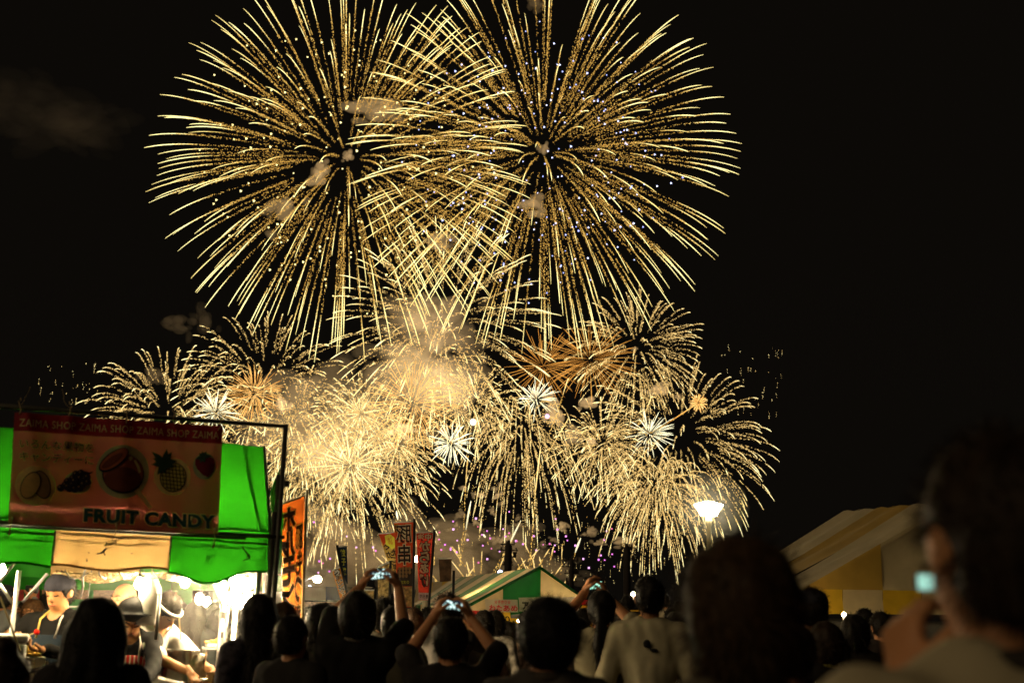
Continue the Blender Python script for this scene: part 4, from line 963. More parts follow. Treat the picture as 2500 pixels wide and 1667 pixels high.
        if len(v):
            ho = link('hair', np_mesh('hair', v, f), hairm(hcol), root)
            n_, L_, dn = st; n_, L_ = (n_*5, L_*1.3) if Y < 3 else (n_, L_)
            sv, sf = strands(v, n_, L_*S, dn, .0011*max(1, Y/4), int(px))
            tag(link('flyaway_hair', pydata('flyaway_hair', sv, sf), hairm(hcol), ho, False), kind='stuff')
    if hat == 'cap':
        c_ = SDF(HD(hd0)-.2, HD(hd0)+.24, h*.7); c_.ell(HD((0, -.012, 1.64)), np.array((.096, .112, .095))*S, .02); c_.noise(.002, 60, 60, 40)
        Z = HD((0, 0, 1.632)); X_, Y_, Z_ = np.meshgrid(*c_.ax, indexing='ij'); up = np.array(HD((0, 0, 1.7)))-np.array(HD((0, 0, 1.6))); up /= np.linalg.norm(up)
        c_.D = np.maximum(c_.D, -((X_-Z[0])*up[0]+(Y_-Z[1])*up[1]+(Z_-Z[2])*up[2])); kid('cap', c_, clothm((.025, .025, .035), .1, 40))
    if hat == 'bucket':
        c_ = SDF(HD(hd0)-.28, HD(hd0)+.28, h*.7); c_.ell(HD((0, -.008, 1.66)), np.array((.105, .12, .09))*S, .02); c_.ell(HD((0, .0, 1.625)), np.array((.165, .175, .018))*S, .03); c_.noise(.003, 40, 40, 30); kid('hat', c_, clothm((.006, .006, .006), .4, 30))
    if hat == 'band':
        q = MB().tube([HD((.094*math.cos(a), .113*math.sin(a)-.01, 1.645+.01*math.sin(a))) for a in [2*math.pi*i/24 for i in range(25)]], .011*S, 6).build('headband', clothm((.7, .66, .6)), root, True)
    if facefeat:
        for sd in (-1, 1):
            MB().tube([HD((sd*.052, .078, 1.634)), HD((sd*.034, .094, 1.642)), HD((sd*.014, .099, 1.636))], .0045*S, 5).build('eyebrow', hairm(DBR), root, True)
            MB().tube([HD((sd*.047, .082, 1.606)), HD((sd*.033, .092, 1.602)), HD((sd*.019, .094, 1.604))], .0042*S, 5).build('eyelid', hairm(DBR), root, True)
        MB().tube([HD((-.024, .094, 1.540)), HD((0, .101, 1.541)), HD((.024, .094, 1.540))], .005*S, 5).build('mouth', clothm((.30, .08, .05)), root, True)
    def world(p): return Rz@Vector(p)+root.location
    return dict(root=root, S=S, wrist={k: world(A[k][2]) for k in A}, elbow={k: world(A[k][1]) for k in A}, head=world(hl_), world=world, LN=LN, HD=HD)
def screen_mat(name, base, st):
    m = bpy.data.materials.new(name); t, N, L = nodes(m); N.remove(N['Principled BSDF']); e = N.new('ShaderNodeEmission')
    co = N.new('ShaderNodeTexCoord'); v_ = N.new('ShaderNodeTexVoronoi'); v_.inputs['Scale'].default_value = 62; oi = N.new('ShaderNodeObjectInfo'); ad = N.new('ShaderNodeVectorMath'); ad.operation = 'ADD'; L.new(co.outputs['Object'], ad.inputs[0]); L.new(oi.outputs['Random'], ad.inputs[1]); L.new(ad.outputs[0], v_.inputs['Vector'])
    cr = N.new('ShaderNodeValToRGB'); el = cr.color_ramp.elements; el[0].position = .15; el[0].color = (*base, 1); el[1].position = .62; el[1].color = (.01, .012, .02, 1); q = el.new(.38); q.color = (base[0]*.5, base[1]*.7, base[2]*.6, 1)
    L.new(v_.outputs['Distance'], cr.inputs[0]); L.new(cr.outputs[0], e.inputs[0]); e.inputs[1].default_value = st; L.new(e.outputs[0], N['Material Output'].inputs[0]); return m
m_scr = screen_mat('phone_screen', (.85, .95, 1.0), 1.5); m_scr2 = screen_mat('phone_screen_green', (.55, 1.0, .75), 1.4)
m_scr3 = emis('phone_screen_mint', (.50, .95, .78), .9)
def phone(p, w, hgt, label, yaw=0, roll=0, m_=None, tiltx=0):
    e_ = empty('phone', p); tag(e_, label, 'phone'); e_.rotation_euler = (tiltx, roll, yaw)
    bevel(MB().box((0, 0, 0), w, .009, hgt).build('case', m_black, e_), .004, 2); MB().box((0, -.0055, 0), w*.93, .001, hgt*.88).build('screen', m_ or m_scr, e_)
    MB().lathe((w*.36, .006, hgt*.28), [(.001, 0), (.005, 0), (.005, .001)], 8).build('lens', m_black, e_)
    return e_
def raise_(sd, x, z, y=.34, curl=.9, **k):   # a raised hand gripping a phone edge
    d = dict(to=(x, y, z), hint=(sd*.75, .15, -.75), d=(-sd*.35, .25, 1), n=(-sd, .35, 0), curl=curl, thumb=sd); d.update(k); return d
# ------------------------------------------------------------------ vendors
m_denim = clothm((.012, .02, .03)); 
m_strip = bpy.data.materials.new('striped_red_apron'); t, N, L = nodes(m_strip); co = N.new('ShaderNodeTexCoord'); wv_ = N.new('ShaderNodeTexWave'); wv_.inputs['Scale'].default_value = 11; wv_.inputs['Distortion'].default_value = .6
cr = N.new('ShaderNodeValToRGB'); cr.color_ramp.elements[0].position = .80; cr.color_ramp.elements[0].color = (.55, .02, .01, 1); cr.color_ramp.elements[1].position = .86; cr.color_ramp.elements[1].color = (.75, .6, .45, 1)
L.new(co.outputs['Object'], wv_.inputs['Vector']); L.new(wv_.outputs['Fac'], cr.inputs[0]); L.new(cr.outputs[0], N['Principled BSDF'].inputs['Base Color']); N['Principled BSDF'].inputs['Roughness'].default_value = .8
def relto(root_px, Y, hand_px, hy):      # hand target offset from the head in person-facing-camera coordinates (facing pi)
    a = U(*root_px, Y); b_ = U(*hand_px, hy); d = b_-a; return d
v1 = person(146, 1446, 8.1, 'male vendor in black sweater and dark cap looking down at a candy stick', rad(180-12), (.006, .0055, .005), .98, hair='short', hat='cap', skin=m_skin2, tilt=.30, facefeat=True, wide=1.25, h=.011,
            apron=m_denim, arms={'r': dict(to=(.11, .34, -.33), hint=(1, -.2, -.6), d=(-.85, .35, .1), n=(0, -.5, 1), curl=1.25, thumb=1), 'l': dict(to=(-.17, .34, -.36), hint=(-.8, -.2, -.8), d=(.7, .5, .1), n=(0, 0, 1), curl=1.0, thumb=-1)})
w_ = v1['wrist'][1]
cs = empty('candied_fruit', w_+Vector((.07, -.03, .03))); tag(cs, 'red candied fruit on a thin stick held by the capped vendor', 'candy')
MB().tube([(-.05, -.02, -.02), (.12, -.02, .05)], .004, 5).build('stick', m_rope, cs)
sv = MB().lathe((0, 0, 0), [(.001, -.019), (.014, -.013), (.019, 0), (.014, .014), (.001, .019)], 14).build('fruit', mat('candy_red', (.6, .02, .01), .12, .1, 20), cs, True); sv.location = (.13, -.02, .055)
wb = empty('wrist_band', w_); tag(wb, 'olive cloth band around the wrist of the capped vendor', 'wrist band')
dv = (v1['wrist'][1]-v1['elbow'][1]).normalized(); mrot = Vector((0, 0, 1)).rotation_difference(dv).to_matrix()
MB().lathe((0, 0, 0), [(.040, -.045), (.044, -.04), (.043, -.01), (.039, -.005)], 16, mrot).build('band', mat('olive_cloth', (.20, .22, .08), .9, .4, 60), wb, True)
v2 = person(322, 1507, 8.1, 'vendor in black bucket hat and red striped apron bending over a small bag', rad(180+20), (.006, .006, .006), .98, hair='short', hat='bucket', skin=m_skin2, tilt=.55, lean=.25, Hm=1.68, facefeat=True, h=.016,
            apron=m_strip, arms={'l': dict(to=(-.10, .40, -.42), hint=(-.8, -.2, -.7), d=(.5, .7, -.3), n=(.4, 0, .8), curl=.8, thumb=-1), 'r': dict(to=(.12, .38, -.42), hint=(.8, -.2, -.7), d=(-.5, .7, -.3), n=(-.4, 0, .8), curl=.8, thumb=1)})
w_ = v2['wrist'][-1]
sb_ = empty('wrapping_bag', w_+Vector((-.05, -.05, -.12))); tag(sb_, 'small shiny clear bag in the hands of the hatted vendor', 'bag')
v = []; f = []
for j in range(6):
    for k in range(12): a = 2*math.pi*k/12; r = (.02+.022*j/5)*(1+.2*math.sin(3*a+j)); v.append((r*math.cos(a), .5*r*math.sin(a), .13*(1-j/5)))
for j in range(5):
    for k in range(12): f.append((j*12+k, j*12+(k+1) % 12, (j+1)*12+(k+1) % 12, (j+1)*12+k))
link('bag', pydata('bag', v, f), m_vinyl, sb_)
v3 = person(406, 1492, 8.35, 'vendor in white shirt and headband leaning over the steel pot', rad(180+62), (.72, .68, .60), .45, hair='short', hat='band', skin=m_skin2, tilt=.45, lean=.35, Hm=1.66, facefeat=True, h=.016,
            arms={'l': dict(to=(-.12, .40, -.42), hint=(-.7, -.2, -.7), d=(.1, .7, -.7), n=(0, -.4, -.5), curl=.4), 'r': dict(to=(.10, .45, -.44), hint=(.7, -.2, -.7), d=(0, .7, -.7), n=(0, -.4, -.5), curl=.4)})
v4 = person(303, 1462, 9.1, 'bald man in dark clothes standing behind the hatted vendor', rad(150), (.04, .035, .03), .9, hair='none', skin=m_skin, tilt=.2, facefeat=True, h=.016)
# ------------------------------------------------------------------ passers-by seen through the stall
TP = 'people passing behind the candy stall'
q = person(14, 1462, 11.2, 'man in grey jacket raising a camera behind the stall post', rad(-25), (.20, .21, .20), .95, hair='short', hat='cap', arms={'r': raise_(1, .12, .02, .22)})
p_ = q['wrist'][1]; c_ = empty('camera', p_+Vector((-.03, .03, .08))); tag(c_, 'black camera lifted by the man in grey behind the stall post', 'camera')
bevel(MB().box((0, 0, 0), .12, .05, .08).build('body', m_black, c_), .01); MB().lathe((0, .025, 0), [(.03, 0), (.03, .06), (.001, .06)], 14, Matrix.Rotation(rad(-90), 3, 'X')).build('lens', m_black, c_, True)
person(57, 1497, 11.6, 'short dark haired person in black behind the stall post', rad(150), (.012, .012, .015), .95, hair='bob', facefeat=True)
q = person(76, 1494, 11.0, 'long brown haired woman in black looking down at her phone behind the stall', rad(170), (.012, .012, .012), .95, hair='long', hcol=(.10, .05, .02), tilt=.25, facefeat=True, skin=m_skin2, arms={'l': dict(to=(-.07, .28, -.28), hint=(-.8, -.1, -.8), d=(.2, .6, .7), n=(.6, -.3, 0), curl=.9), 'r': dict(to=(.07, .28, -.28), hint=(.8, -.1, -.8), d=(-.2, .6, .7), n=(-.6, -.3, 0), curl=.9)})
phone((q['wrist'][1]+q['wrist'][-1])/2+Vector((0, 0, .07)), .15, .075, 'phone held low by the long brown haired woman', rad(170))
person(120, 1478, 11.4, 'man in black seen from behind past the capped vendor', rad(10), (.012, .012, .014), .95, hair='short')
person(436, 1500, 11.0, 'long haired person in a dark jacket standing behind the white shirted vendor', rad(20), (.03, .035, .04), .95, hair='long')
person(478, 1502, 10.6, 'long haired person in grey below the hanging bulbs', rad(-15), (.05, .055, .055), .95, hair='long', hcol=DBR)
person(519, 1503, 11.6, 'short haired person in a cream top behind the steel rack', rad(15), (.45, .38, .27), .6, hair='bob')
person(538, 1515, 11.2, 'dark haired person in an olive top beside the silver stall post', rad(-10), (.10, .09, .04), .6, hair='long')
person(40, 1530, 12.2, 'dark clothed person at the far lane behind the white stall post', rad(30), (.012, .012, .012), .95, hair='short')
# ------------------------------------------------------------------ the crowd watching the fireworks
long_w = person(238, 1540, 4.5, 'woman with long straight black hair in front of the candy stall', rad(6), (.014, .012, .012), .9, hair='long', hcol=(.006, .005, .004), h=.016)
person(18, 1668, 4.2, 'person with a dark top bun at the corner of the counter', rad(-10), (.02, .018, .016), .6, hair='topbun', hcol=DBR, h=.016)
person(626, 1507, 6.6, 'woman with long black hair in a patterned jacket facing the bright bulbs', rad(50), (.045, .04, .05), .95, hair='long', svar=.95, sscale=22, h=.016)
person(681, 1524, 6.9, 'person with tied brown hair and dark shirt beside the orange flag', rad(48), (.012, .012, .014), .6, hair='ponytail', hcol=(.05, .028, .012), facefeat=True, h=.016)
person(786, 1522, 7.3, 'person in a dark striped shirt with hand on hip behind the raised arms', rad(-8), (.035, .032, .026), .5, hair='bob', svar=.7, sscale=30, h=.016, arms={'l': dict(to=(-.20, .02, -.62), hint=(-1, -.5, -.1), d=(.6, .3, -.6), n=(1, 0, 0), curl=.7)})
# (hip-hand figure keeps its elbow out to the side)
q6 = person(875, 1503, 6.3, 'person in black with pale collar lifting a bright phone with both hands', rad(-3), (.012, .011, .010), .5, hair='bob', collar=(.30, .27, .22), h=.016, arms={'l': raise_(-1, -.055, .165, .34, hint=(-1, .1, -.35)), 'r': raise_(1, .165, .165, .34, hint=(.5, .2, -1))})
m6 = (q6['wrist'][1]+q6['wrist'][-1])/2
phone(m6+Vector((.0, .03, .075)), .125, .062, 'bright phone held high in landscape by the person in black', rad(-3), rad(-4))
person(938, 1505, 8.2, 'person in a pale grey shirt behind the one lifting the bright phone', rad(5), (.34, .31, .25), .5, hair='fluffy', h=.016)
person(1010, 1522, 9.3, 'woman with a low hair bun and cream dress with dark straps', rad(10), (.50, .42, .28), .45, hair='bun', hcol=(.03, .016, .008), h=.016, facefeat=True, arms={'r': raise_(1, .15, -.08, .25)})
q9 = person(1092, 1492, 8.8, 'curly haired person raising a phone in front of the red sheet', rad(0), (.10, .09, .08), .5, hair='fluffy', hcol=DBR, arms={'l': raise_(-1, -.06, -.06, .30), 'r': raise_(1, .10, -.06, .30)})
q10 = person(1100, 1568, 5.6, 'dark haired person with both arms up photographing the fireworks', rad(2), (.016, .014, .013), .5, hair='short', h=.016, arms={'l': raise_(-1, -.10, .13, .32), 'r': raise_(1, .10, .13, .32, hint=(.9, .2, -.5))})
m10 = (q10['wrist'][1]+q10['wrist'][-1])/2; phone(m10+Vector((0, .03, .06)), .105, .054, 'glowing phone held above the dark haired person with both arms up', 0, rad(6))
person(1178, 1526, 10.3, 'girl with cropped black hair in a floral yukata by the red sheet', rad(35), (.42, .26, .18), .7, hair='bob', svar=.9, sscale=17, skirt=True, facefeat=True)
person(1207, 1522, 11.0, 'girl in a pale patterned yukata half hidden by her friend', rad(15), (.32, .29, .24), .7, hair='bob', svar=.7, sscale=20, skirt=True)
ky = person(1245, 1546, 11.6, 'child in a white yukata with red flowers by the price sheet', rad(8), (.60, .42, .30), .7, hair='short', svar=.9, sscale=14, skirt=True)
ob_ = SDF(np.array((-.25, -.25, .9))*ky['S'], np.array((.25, .25, 1.2))*ky['S'], .013); ob_.cone(np.array((0, 0, 1.02))*ky['S'], np.array((0, 0, 1.10))*ky['S'], .155*ky['S'], .15*ky['S'], .02)
vv_, ff_ = ob_.mesh(); link('obi', np_mesh('obi', vv_, ff_), clothm((.40, .02, .03)), ky['root'])
person(1342, 1556, 3.75, 'man with thick black hair standing close in front of the signs', rad(3), (.05, .045, .04), .55, hair='fluffy', hcol=(.005, .004, .004), h=.016, collar=(.05, .04, .03))
q13 = person(1468, 1492, 7.7, 'woman with a long black ponytail and pale shirt holding up a phone', rad(-6), (.36, .32, .20), .55, hair='ponytail', h=.016, arms={'l': raise_(-1, -.12, .13, .32, hint=(-.9, .2, -.6)), 'r': raise_(1, .03, .10, .34, hint=(1, .1, -.6))})
m13 = (q13['wrist'][1]+q13['wrist'][-1])/2; phone(m13+Vector((0, .03, .06)), .10, .05, 'dim phone held up by the woman with the long ponytail', rad(-6), rad(-8), m_scr2)
q14 = person(1586, 1462, 7.5, 'short haired man in a pale t shirt with a dark print on its back', rad(-10), (.38, .34, .22), .5, hair='short', h=.016, wide=1.12)
S4 = q14['S']; pr = SDF(np.array((-.15, -.25, 1.2))*S4, np.array((.15, 0, 1.45))*S4, .008); pr.ell(np.array((-.01, -.128, 1.335))*S4, np.array((.024, .016, .026))*S4, .01); pr.ell(np.array((.03, -.128, 1.30))*S4, np.array((.028, .015, .010))*S4, .006); vv_, ff_ = pr.mesh(); link('shirt_print', np_mesh('shirt_print', vv_, ff_), clothm((.01, .01, .01)), q14['root'])
person(1795, 1506, 2.12, 'person with brown rim lit hair standing very close in the dark', rad(28), (.10, .085, .06), .55, hair='bob', hcol=(.04, .023, .011), facefeat=True, h=.012)
q17 = person(2450, 1345, 1.42, 'tall man in a cream t shirt towering close over the crowd', rad(12), (.36, .31, .20), .5, hair='short', hcol=(.020, .012, .007), h=.012, wide=1.1, collar=(.03, .025, .02),
             arms={'l': dict(to=(.03, .27, -.17), hint=(-.9, .1, -.8), d=(.15, .35, 1), n=(1, .2, 0), curl=.9, thumb=-1)})
ph17 = U(2266, 1421, 1.68); phone(ph17, .040, .024, 'small phone with a mint green screen held up by the tall man', rad(8), 0, m_scr3)
person(2015, 1572, 6.6, 'dark haired person with a patterned collar in front of the yellow tent', rad(10), (.016, .014, .012), .9, hair='bob', hcol=DBR, collar=(.20, .18, .04), h=.016)
person(1980, 1492, 7.2, 'person in a dull grey cap under the edge of the yellow tent', rad(15), (.03, .025, .02), .9, hair='short', hat='cap', h=.016)
person(2085, 1548, 8.0, 'dark clothed person under the yellow tent valance', rad(-5), (.02, .017, .014), .9, hair='bob', h=.016)
person(1930, 1600, 4.6, 'person in dark clothes with bare forearm beside the close brown hair', rad(15), (.018, .015, .012), .5, hair='short', h=.016, arms={'r': dict(to=(.16, .3, -.25), hint=(.6, .1, -.9))})
person(736, 1520, 9.5, 'person in grey beside the orange flag foot', rad(20), (.12, .11, .10), .8, hair='short')
person(962, 1528, 7.4, 'dark haired person in a dim olive shirt beside the woman with the bun', rad(-4), (.13, .12, .08), .6, hair='short')
person(1140, 1540, 9.6, 'dark haired child shape standing between the phones and the yukata girls', rad(0), (.05, .045, .04), .7, hair='bob')
for (x, y, Y, lab, sh, hr) in ((1622, 1468, 22, 'far off person with a shoulder bag strap between the men', (.25, .22, .16), 'short'), (1640, 1508, 15, 'far off person in pale blue shirt behind the t shirt man', (.16, .2, .2), 'short'), (1661, 1488, 17, 'far off person in a dark top beside the close brown hair', (.06, .05, .04), 'bob'),
                               (1532, 1476, 19, 'far off dark haired person beside the small warm light', (.08, .07, .05), 'bob'), (1130, 1512, 16, 'far off person before the red paper sheet', (.12, .1, .08), 'short'), (1424, 1508, 15, 'far off person beside the warm bare light', (.10, .08, .06), 'bob'),
                               (1045, 1506, 15, 'far off person below the dark red flag', (.12, .1, .07), 'short'), (905, 1512, 14, 'far off person below the straw patterned flag', (.10, .09, .06), 'bob'), (716, 1508, 14, 'far off person behind the orange flag pole', (.2, .18, .15), 'short'),
                               (830, 1512, 15, 'far off person under the blue tent', (.1, .09, .07), 'short'), (2110, 1515, 13, 'far off person under the middle of the yellow tent', (.08, .06, .05), 'short'), (1375, 1505, 17, 'far off person behind the man with thick hair', (.1, .08, .06), 'short')):
    person(x, y, Y, lab, rad(random.uniform(-20, 20)), sh, .6, hair=hr, h=.022)

for (x, y, Y, lab, sh, hr) in ((752, 1516, 10.5, 'dark haired woman beyond the orange flag foot', (.10, .09, .08), 'long'), (1062, 1530, 10.8, 'person in a dull brown shirt beyond the raised phones', (.12, .09, .06), 'short'), 
                               (1285, 1520, 12.5, 'person with short hair under the prize sign', (.14, .11, .07), 'short'), (1410, 1545, 9.4, 'person with a dark bob beside the ponytail woman', (.05, .045, .035), 'bob'), (1520, 1518, 10.2, 'person in an olive shirt between ponytail and print shirt', (.12, .11, .06), 'short'),
                               (1650, 1535, 9.0, 'dark clothed person right of the printed t shirt', (.03, .026, .02), 'bob'), 
                               (715, 1560, 6.0, 'dark haired person low beside the tied brown hair', (.02, .018, .016), 'short'), (2150, 1530, 10.0, 'dark haired person under the right end of the yellow valance', (.04, .03, .025), 'short')):
    person(x, y, Y, lab, rad(random.uniform(-25, 25)), sh, .55, hair=hr, h=.019)
# ================================================================== fireworks
FY = 400.0
K = px_m(FY)                     # metres per photo pixel at the display
GOLD = spark_mat('gold_sparks', [(0, (.55, .26, .04)), (.35, (1.2, .70, .15)), (.7, (1.9, 1.45, .48)), (1, (2.4, 2.1, .88))])
PALE = spark_mat('pale_gold_sparks', [(0, (.65, .38, .10)), (.35, (1.3, .86, .30)), (.7, (1.9, 1.5, .62)), (1, (2.4, 2.1, 1.05))])
ORNG = spark_mat('orange_sparks', [(0, (.25, .07, .008)), (.5, (1.0, .42, .07)), (1, (1.9, 1.05, .30))])
WHIT = spark_mat('white_sparks', [(0, (.5, .42, .22)), (.5, (1.5, 1.35, .8)), (1, (2.4, 2.3, 1.6))])
BLUE = spark_mat('blue_white_stars', [(0, (.3, .35, .9)), (.5, (.9, 1.0, 2.2)), (1, (2.0, 2.1, 3.2))])
YELW = spark_mat('yellow_stars', [(0, (1.6, 1.2, .4)), (1, (2.8, 2.4, 1.0))])
PINK = spark_mat('pink_stars', [(0, (1.1, .22, .30)), (.5, (1.5, .35, 1.4)), (1, (1.9, 1.0, 1.9))])
TET = np.array([(1, 1, 1), (1, -1, -1), (-1, 1, -1), (-1, -1, 1)])/math.sqrt(3)
TF = np.array([(0, 1, 2), (0, 3, 1), (0, 2, 3), (1, 3, 2)])
class Sparks:
    def __init__(s): s.V = []; s.F = []; s.H = []; s.n = 0
    def dots(s, P, r, heat, stretch=None):
        n = len(P)
        if n == 0: return s
        r = np.broadcast_to(r, (n,)); q = TET[None]*r[:, None, None]
        if stretch is not None:
            d, l = stretch; q = q + (q@d.T if d.ndim == 1 else np.einsum('nij,nj->ni', q, d))[..., None]*d[:, None, :]*(np.broadcast_to(l, (n,))[:, None, None]-1)
        s.V.append((P[:, None]+q).reshape(-1, 3)); s.F.append((TF[None]+4*np.arange(n)[:, None, None]).reshape(-1, 3)+s.n); s.H.append(np.repeat(np.broadcast_to(heat, (n,)), 4)); s.n += 4*n; return s
    def tube(s, P, r, heat):
        n = len(P); t = np.gradient(P, axis=0); t /= np.maximum(np.linalg.norm(t, axis=1), 1e-9)[:, None]
        a = np.cross(t, (0.1, 1.0, .05)); a /= np.maximum(np.linalg.norm(a, axis=1), 1e-9)[:, None]; b = np.cross(t, a)
        w = np.array([0, 2.094, 4.189]); r = np.broadcast_to(r, (n,))
        q = P[:, None]+r[:, None, None]*(a[:, None]*np.cos(w)[None, :, None]+b[:, None]*np.sin(w)[None, :, None])
        i = np.arange(n-1)[:, None]*3; k = np.arange(3)[None]; k2 = (k+1) % 3
        f1 = np.stack([i+k, i+k2, i+3+k2], -1).reshape(-1, 3); f2 = np.stack([i+k, i+3+k2, i+3+k], -1).reshape(-1, 3)
        s.V.append(q.reshape(-1, 3)); s.F.append(np.concatenate([f1, f2])+s.n); s.H.append(np.repeat(np.broadcast_to(heat, (n,)), 3)); s.n += 3*n; return s
    def build(s, name, m, parent, kind=None):
        V = np.concatenate(s.V); F = np.concatenate(s.F); me = np_mesh(name, V, F); at = me.attributes.new('spark_temp', 'FLOAT', 'POINT'); at.data.foreach_set('value', np.concatenate(s.H).astype(np.float32))
        o = link(name, me, m, parent, smooth=False)
        o.visible_diffuse = True
        if kind: o['kind'] = kind
        return o
def sphere_dirs(n, rng):
    i = np.arange(n)+.5; ph = np.arccos(1-2*i/n); th = math.pi*(1+5**.5)*i
    d = np.stack([np.cos(th)*np.sin(ph), np.sin(th)*np.sin(ph), np.cos(ph)], 1)+rng.normal(0, .07, (n, 3))
    Q = np.linalg.qr(rng.normal(size=(3, 3)))[0]; d = d@Q
    return d/np.linalg.norm(d, axis=1)[:, None]
def burst_light(root, power, col, r):
    l = bpy.data.lights.new('burst_light', 'POINT'); l.energy = power; l.color = col; l.shadow_soft_size = r
    o = bpy.data.objects.new('burst_light', l); COL.objects.link(o); o.parent = root
LP = .075
def burst(px, py, Rpx, label, n=120, m=GOLD, sag=.13, t0=.2, tip=(.72, 1.0), dust=90, dustw=1.7, dr=(.55, 1.15), tr=1.5, heat=(.55, 1.0), dheat=(.05, .6), drag=1.6, dY=0.0, seed=1, power=0, bias=None, dotted=False, lenvar=.1, squash=1.0, core=0, cheat=None, lcol=(1, .72, .36), cut=None):
    rng = np.random.default_rng(seed); Y = FY+dY; k = px_m(Y); c = U(px, py, Y); R = Rpx*k
    root = empty('firework_burst', c); tag(root, label, 'firework', 'bursts of the fireworks display')
    D = sphere_dirs(n, rng)
    if bias is not None: D = D+np.array(bias); D /= np.linalg.norm(D, axis=1)[:, None]
    drift = rng.uniform(-.03, .05)*(0 if Rpx > 450 else 1)
    def path(d, t, L):
        e = (1-np.exp(-drag*t))/(1-math.exp(-drag)); P = d[None]*(R*L*e)[:, None]; P[:, 2] = P[:, 2]*squash - sag*R*t**2.2; P[:, 0] += drift*R*t**2; return P
    for d in D:
        L = 1-abs(rng.normal(0, lenvar)); s = Sparks()
        if cut is not None:
            pe = path(d, np.array([1.0]), L)[0]
            if pe[2] < -cut*R: continue
        br = rng.uniform(.68, 1.12); wd = rng.uniform(.7, 1.25)
        ta, tb = tip[0]+rng.uniform(-.06, .06), tip[1]
        if tb > ta and not dotted:
            t = np.linspace(ta, tb, 9); w = np.sin(np.clip((t-ta)/(tb-ta), 0, 1)*math.pi*.86+.12)**.7
            s.tube(path(d, t, L), tr*.64*k*np.maximum(w, .15)*wd, (heat[0]+(heat[1]-heat[0])*w)*br)
        nd = int(dust*rng.uniform(.75, 1.2))
        if nd:
            t = (t0+(1.0 if dotted else min(tb, ta+.18))-t0*1)*0+rng.uniform(t0, 1.0 if dotted else ta+.15, nd)
            P = path(d, t, L); P2 = path(d, t+.004, L); dv = P2-P; dv /= np.maximum(np.linalg.norm(dv, axis=1), 1e-9)[:, None]
            age = (1-t)/(1-t0); P += rng.normal(0, 1, (nd, 3))*(dustw*k*(.25+.75*age))[:, None]; P[:, 2] -= np.abs(rng.normal(0, 1, nd))*2.2*k*age
            hh = rng.uniform(*dheat, nd)*(1-.4*age)*br; s.dots(P, rng.uniform(dr[0], dr[1], nd)*1.45*k, hh, (dv, rng.uniform(1.0, 3.0, nd)))
        if s.n: s.build('spark_trail', m, root)
    if core:
        s = Sparks()
        for d in sphere_dirs(core, rng): t = np.linspace(.05, rng.uniform(.16, .3), 4); s.tube(path(d, t, 1), tr*.45*k*np.array([.4, 1, 1, .2]), cheat or .9)
        s.build('burst_core', m, root, 'stuff')
    if power: burst_light(root, power*LP, lcol, min(R*.25, 14))
    return root, c, k, rng
def stars(root, c_px, R, n, m, k, rng, rpx, fill=(.35, 1.0), sag=.08, name='star_cluster'):
    d = sphere_dirs(n, rng)*(R*k*rng.uniform(fill[0], fill[1], n)**.6)[:, None]; d[:, 2] -= sag*R*k
    d += np.array(c_px) if c_px is not None else 0
    Sparks().dots(d, rng.uniform(.7, 1.25, n)*rpx*k, rng.uniform(.4, 1, n)).build(name, m, root, 'stuff')
# the two great chrysanthemums
r1, c1, k1, g1 = burst(845, 388, 500, 'great golden chrysanthemum burst scattered with yellow stars', 290, GOLD, .075, .20, (.60, 1.0), 120, 1.5, (.4, .85), 1.5, heat=(.6, 1.08), seed=3, power=9e5, dY=-8, lenvar=.03)
stars(r1, None, 400, 190, YELW, k1, g1, 3.5)
r2, c2, k2, g2 = burst(1325, 372, 515, 'great golden chrysanthemum burst scattered with blue white stars', 295, GOLD, .075, .16, (.62, 1.0), 125, 1.5, (.4, .85), 1.45, heat=(.6, 1.08), seed=5, power=8e5, dY=14, lenvar=.03)
stars(r2, None, 370, 260, BLUE, k2, g2, 3.0)
burst(1082, 785, 300, 'pale golden chrysanthemum burst below the crossing of the two great ones', 170, PALE, .09, .25, (.70, 1.0), 55, 1.4, (.45, .9), 1.6, seed=8, power=7e5, dY=5, lenvar=.06)
# the lower row
burst(645, 945, 250, 'golden burst with drooping arcs above the corner of the banner frame', 170, PALE, .15, .3, (.82, 1.0), 42, 1.3, (.45, .9), 1.6, seed=12, power=4e5, dY=2, lenvar=.16)
burst(415, 1025, 252, 'wide golden burst with hooked tips rising behind the pink banner', 190, PALE, .19, .3, (.76, 1.0), 55, 1.3, (.45, .9), 1.7, seed=13, power=3e5, dY=20, lenvar=.2)
burst(620, 960, 82, 'small dense orange peony burst of straight rays', 150, ORNG, .03, .05, (.25, 1.0), 0, tr=1.0, heat=(.35, .85), seed=14, power=2e5, dY=-14, core=40, lenvar=.2)
burst(527, 1008, 72, 'small bright white star burst behind the banner top edge', 46, WHIT, .05, .1, (.1, 1.0), 0, tr=1.5, heat=(.3, .9), seed=15, power=2e5, dY=-10, lenvar=.25, bias=(-.05, 0, .35))
burst(855, 1135, 262, 'brilliant white gold burst with long falling sparks left of the skewer flag', 200, PALE, .22, .10, (.84, 1.0), 80, 1.0, (.4, .85), 1.3, seed=16, power=6e5, dY=-16, core=60, lenvar=.28)
burst(880, 1010, 135, 'tight bright golden burst above the brilliant white one', 140, PALE, .10, .08, (.72, 1.0), 25, 1.3, tr=1.3, seed=17, power=3e5, dY=-12, core=30, lenvar=.25)
burst(735, 1050, 205, 'tangled golden burst beside the banner frame corner', 190, PALE, .20, .25, (.83, 1.0), 26, 1.3, (.45, .9), 1.45, seed=18, power=4e5, dY=8, lenvar=.28)
burst(765, 1160, 185, 'tangled golden burst low beside the tall orange flag', 140, PALE, .24, .25, (.83, 1.0), 26, 1.3, (.45, .9), 1.45, seed=19, power=3e5, dY=12, lenvar=.28)
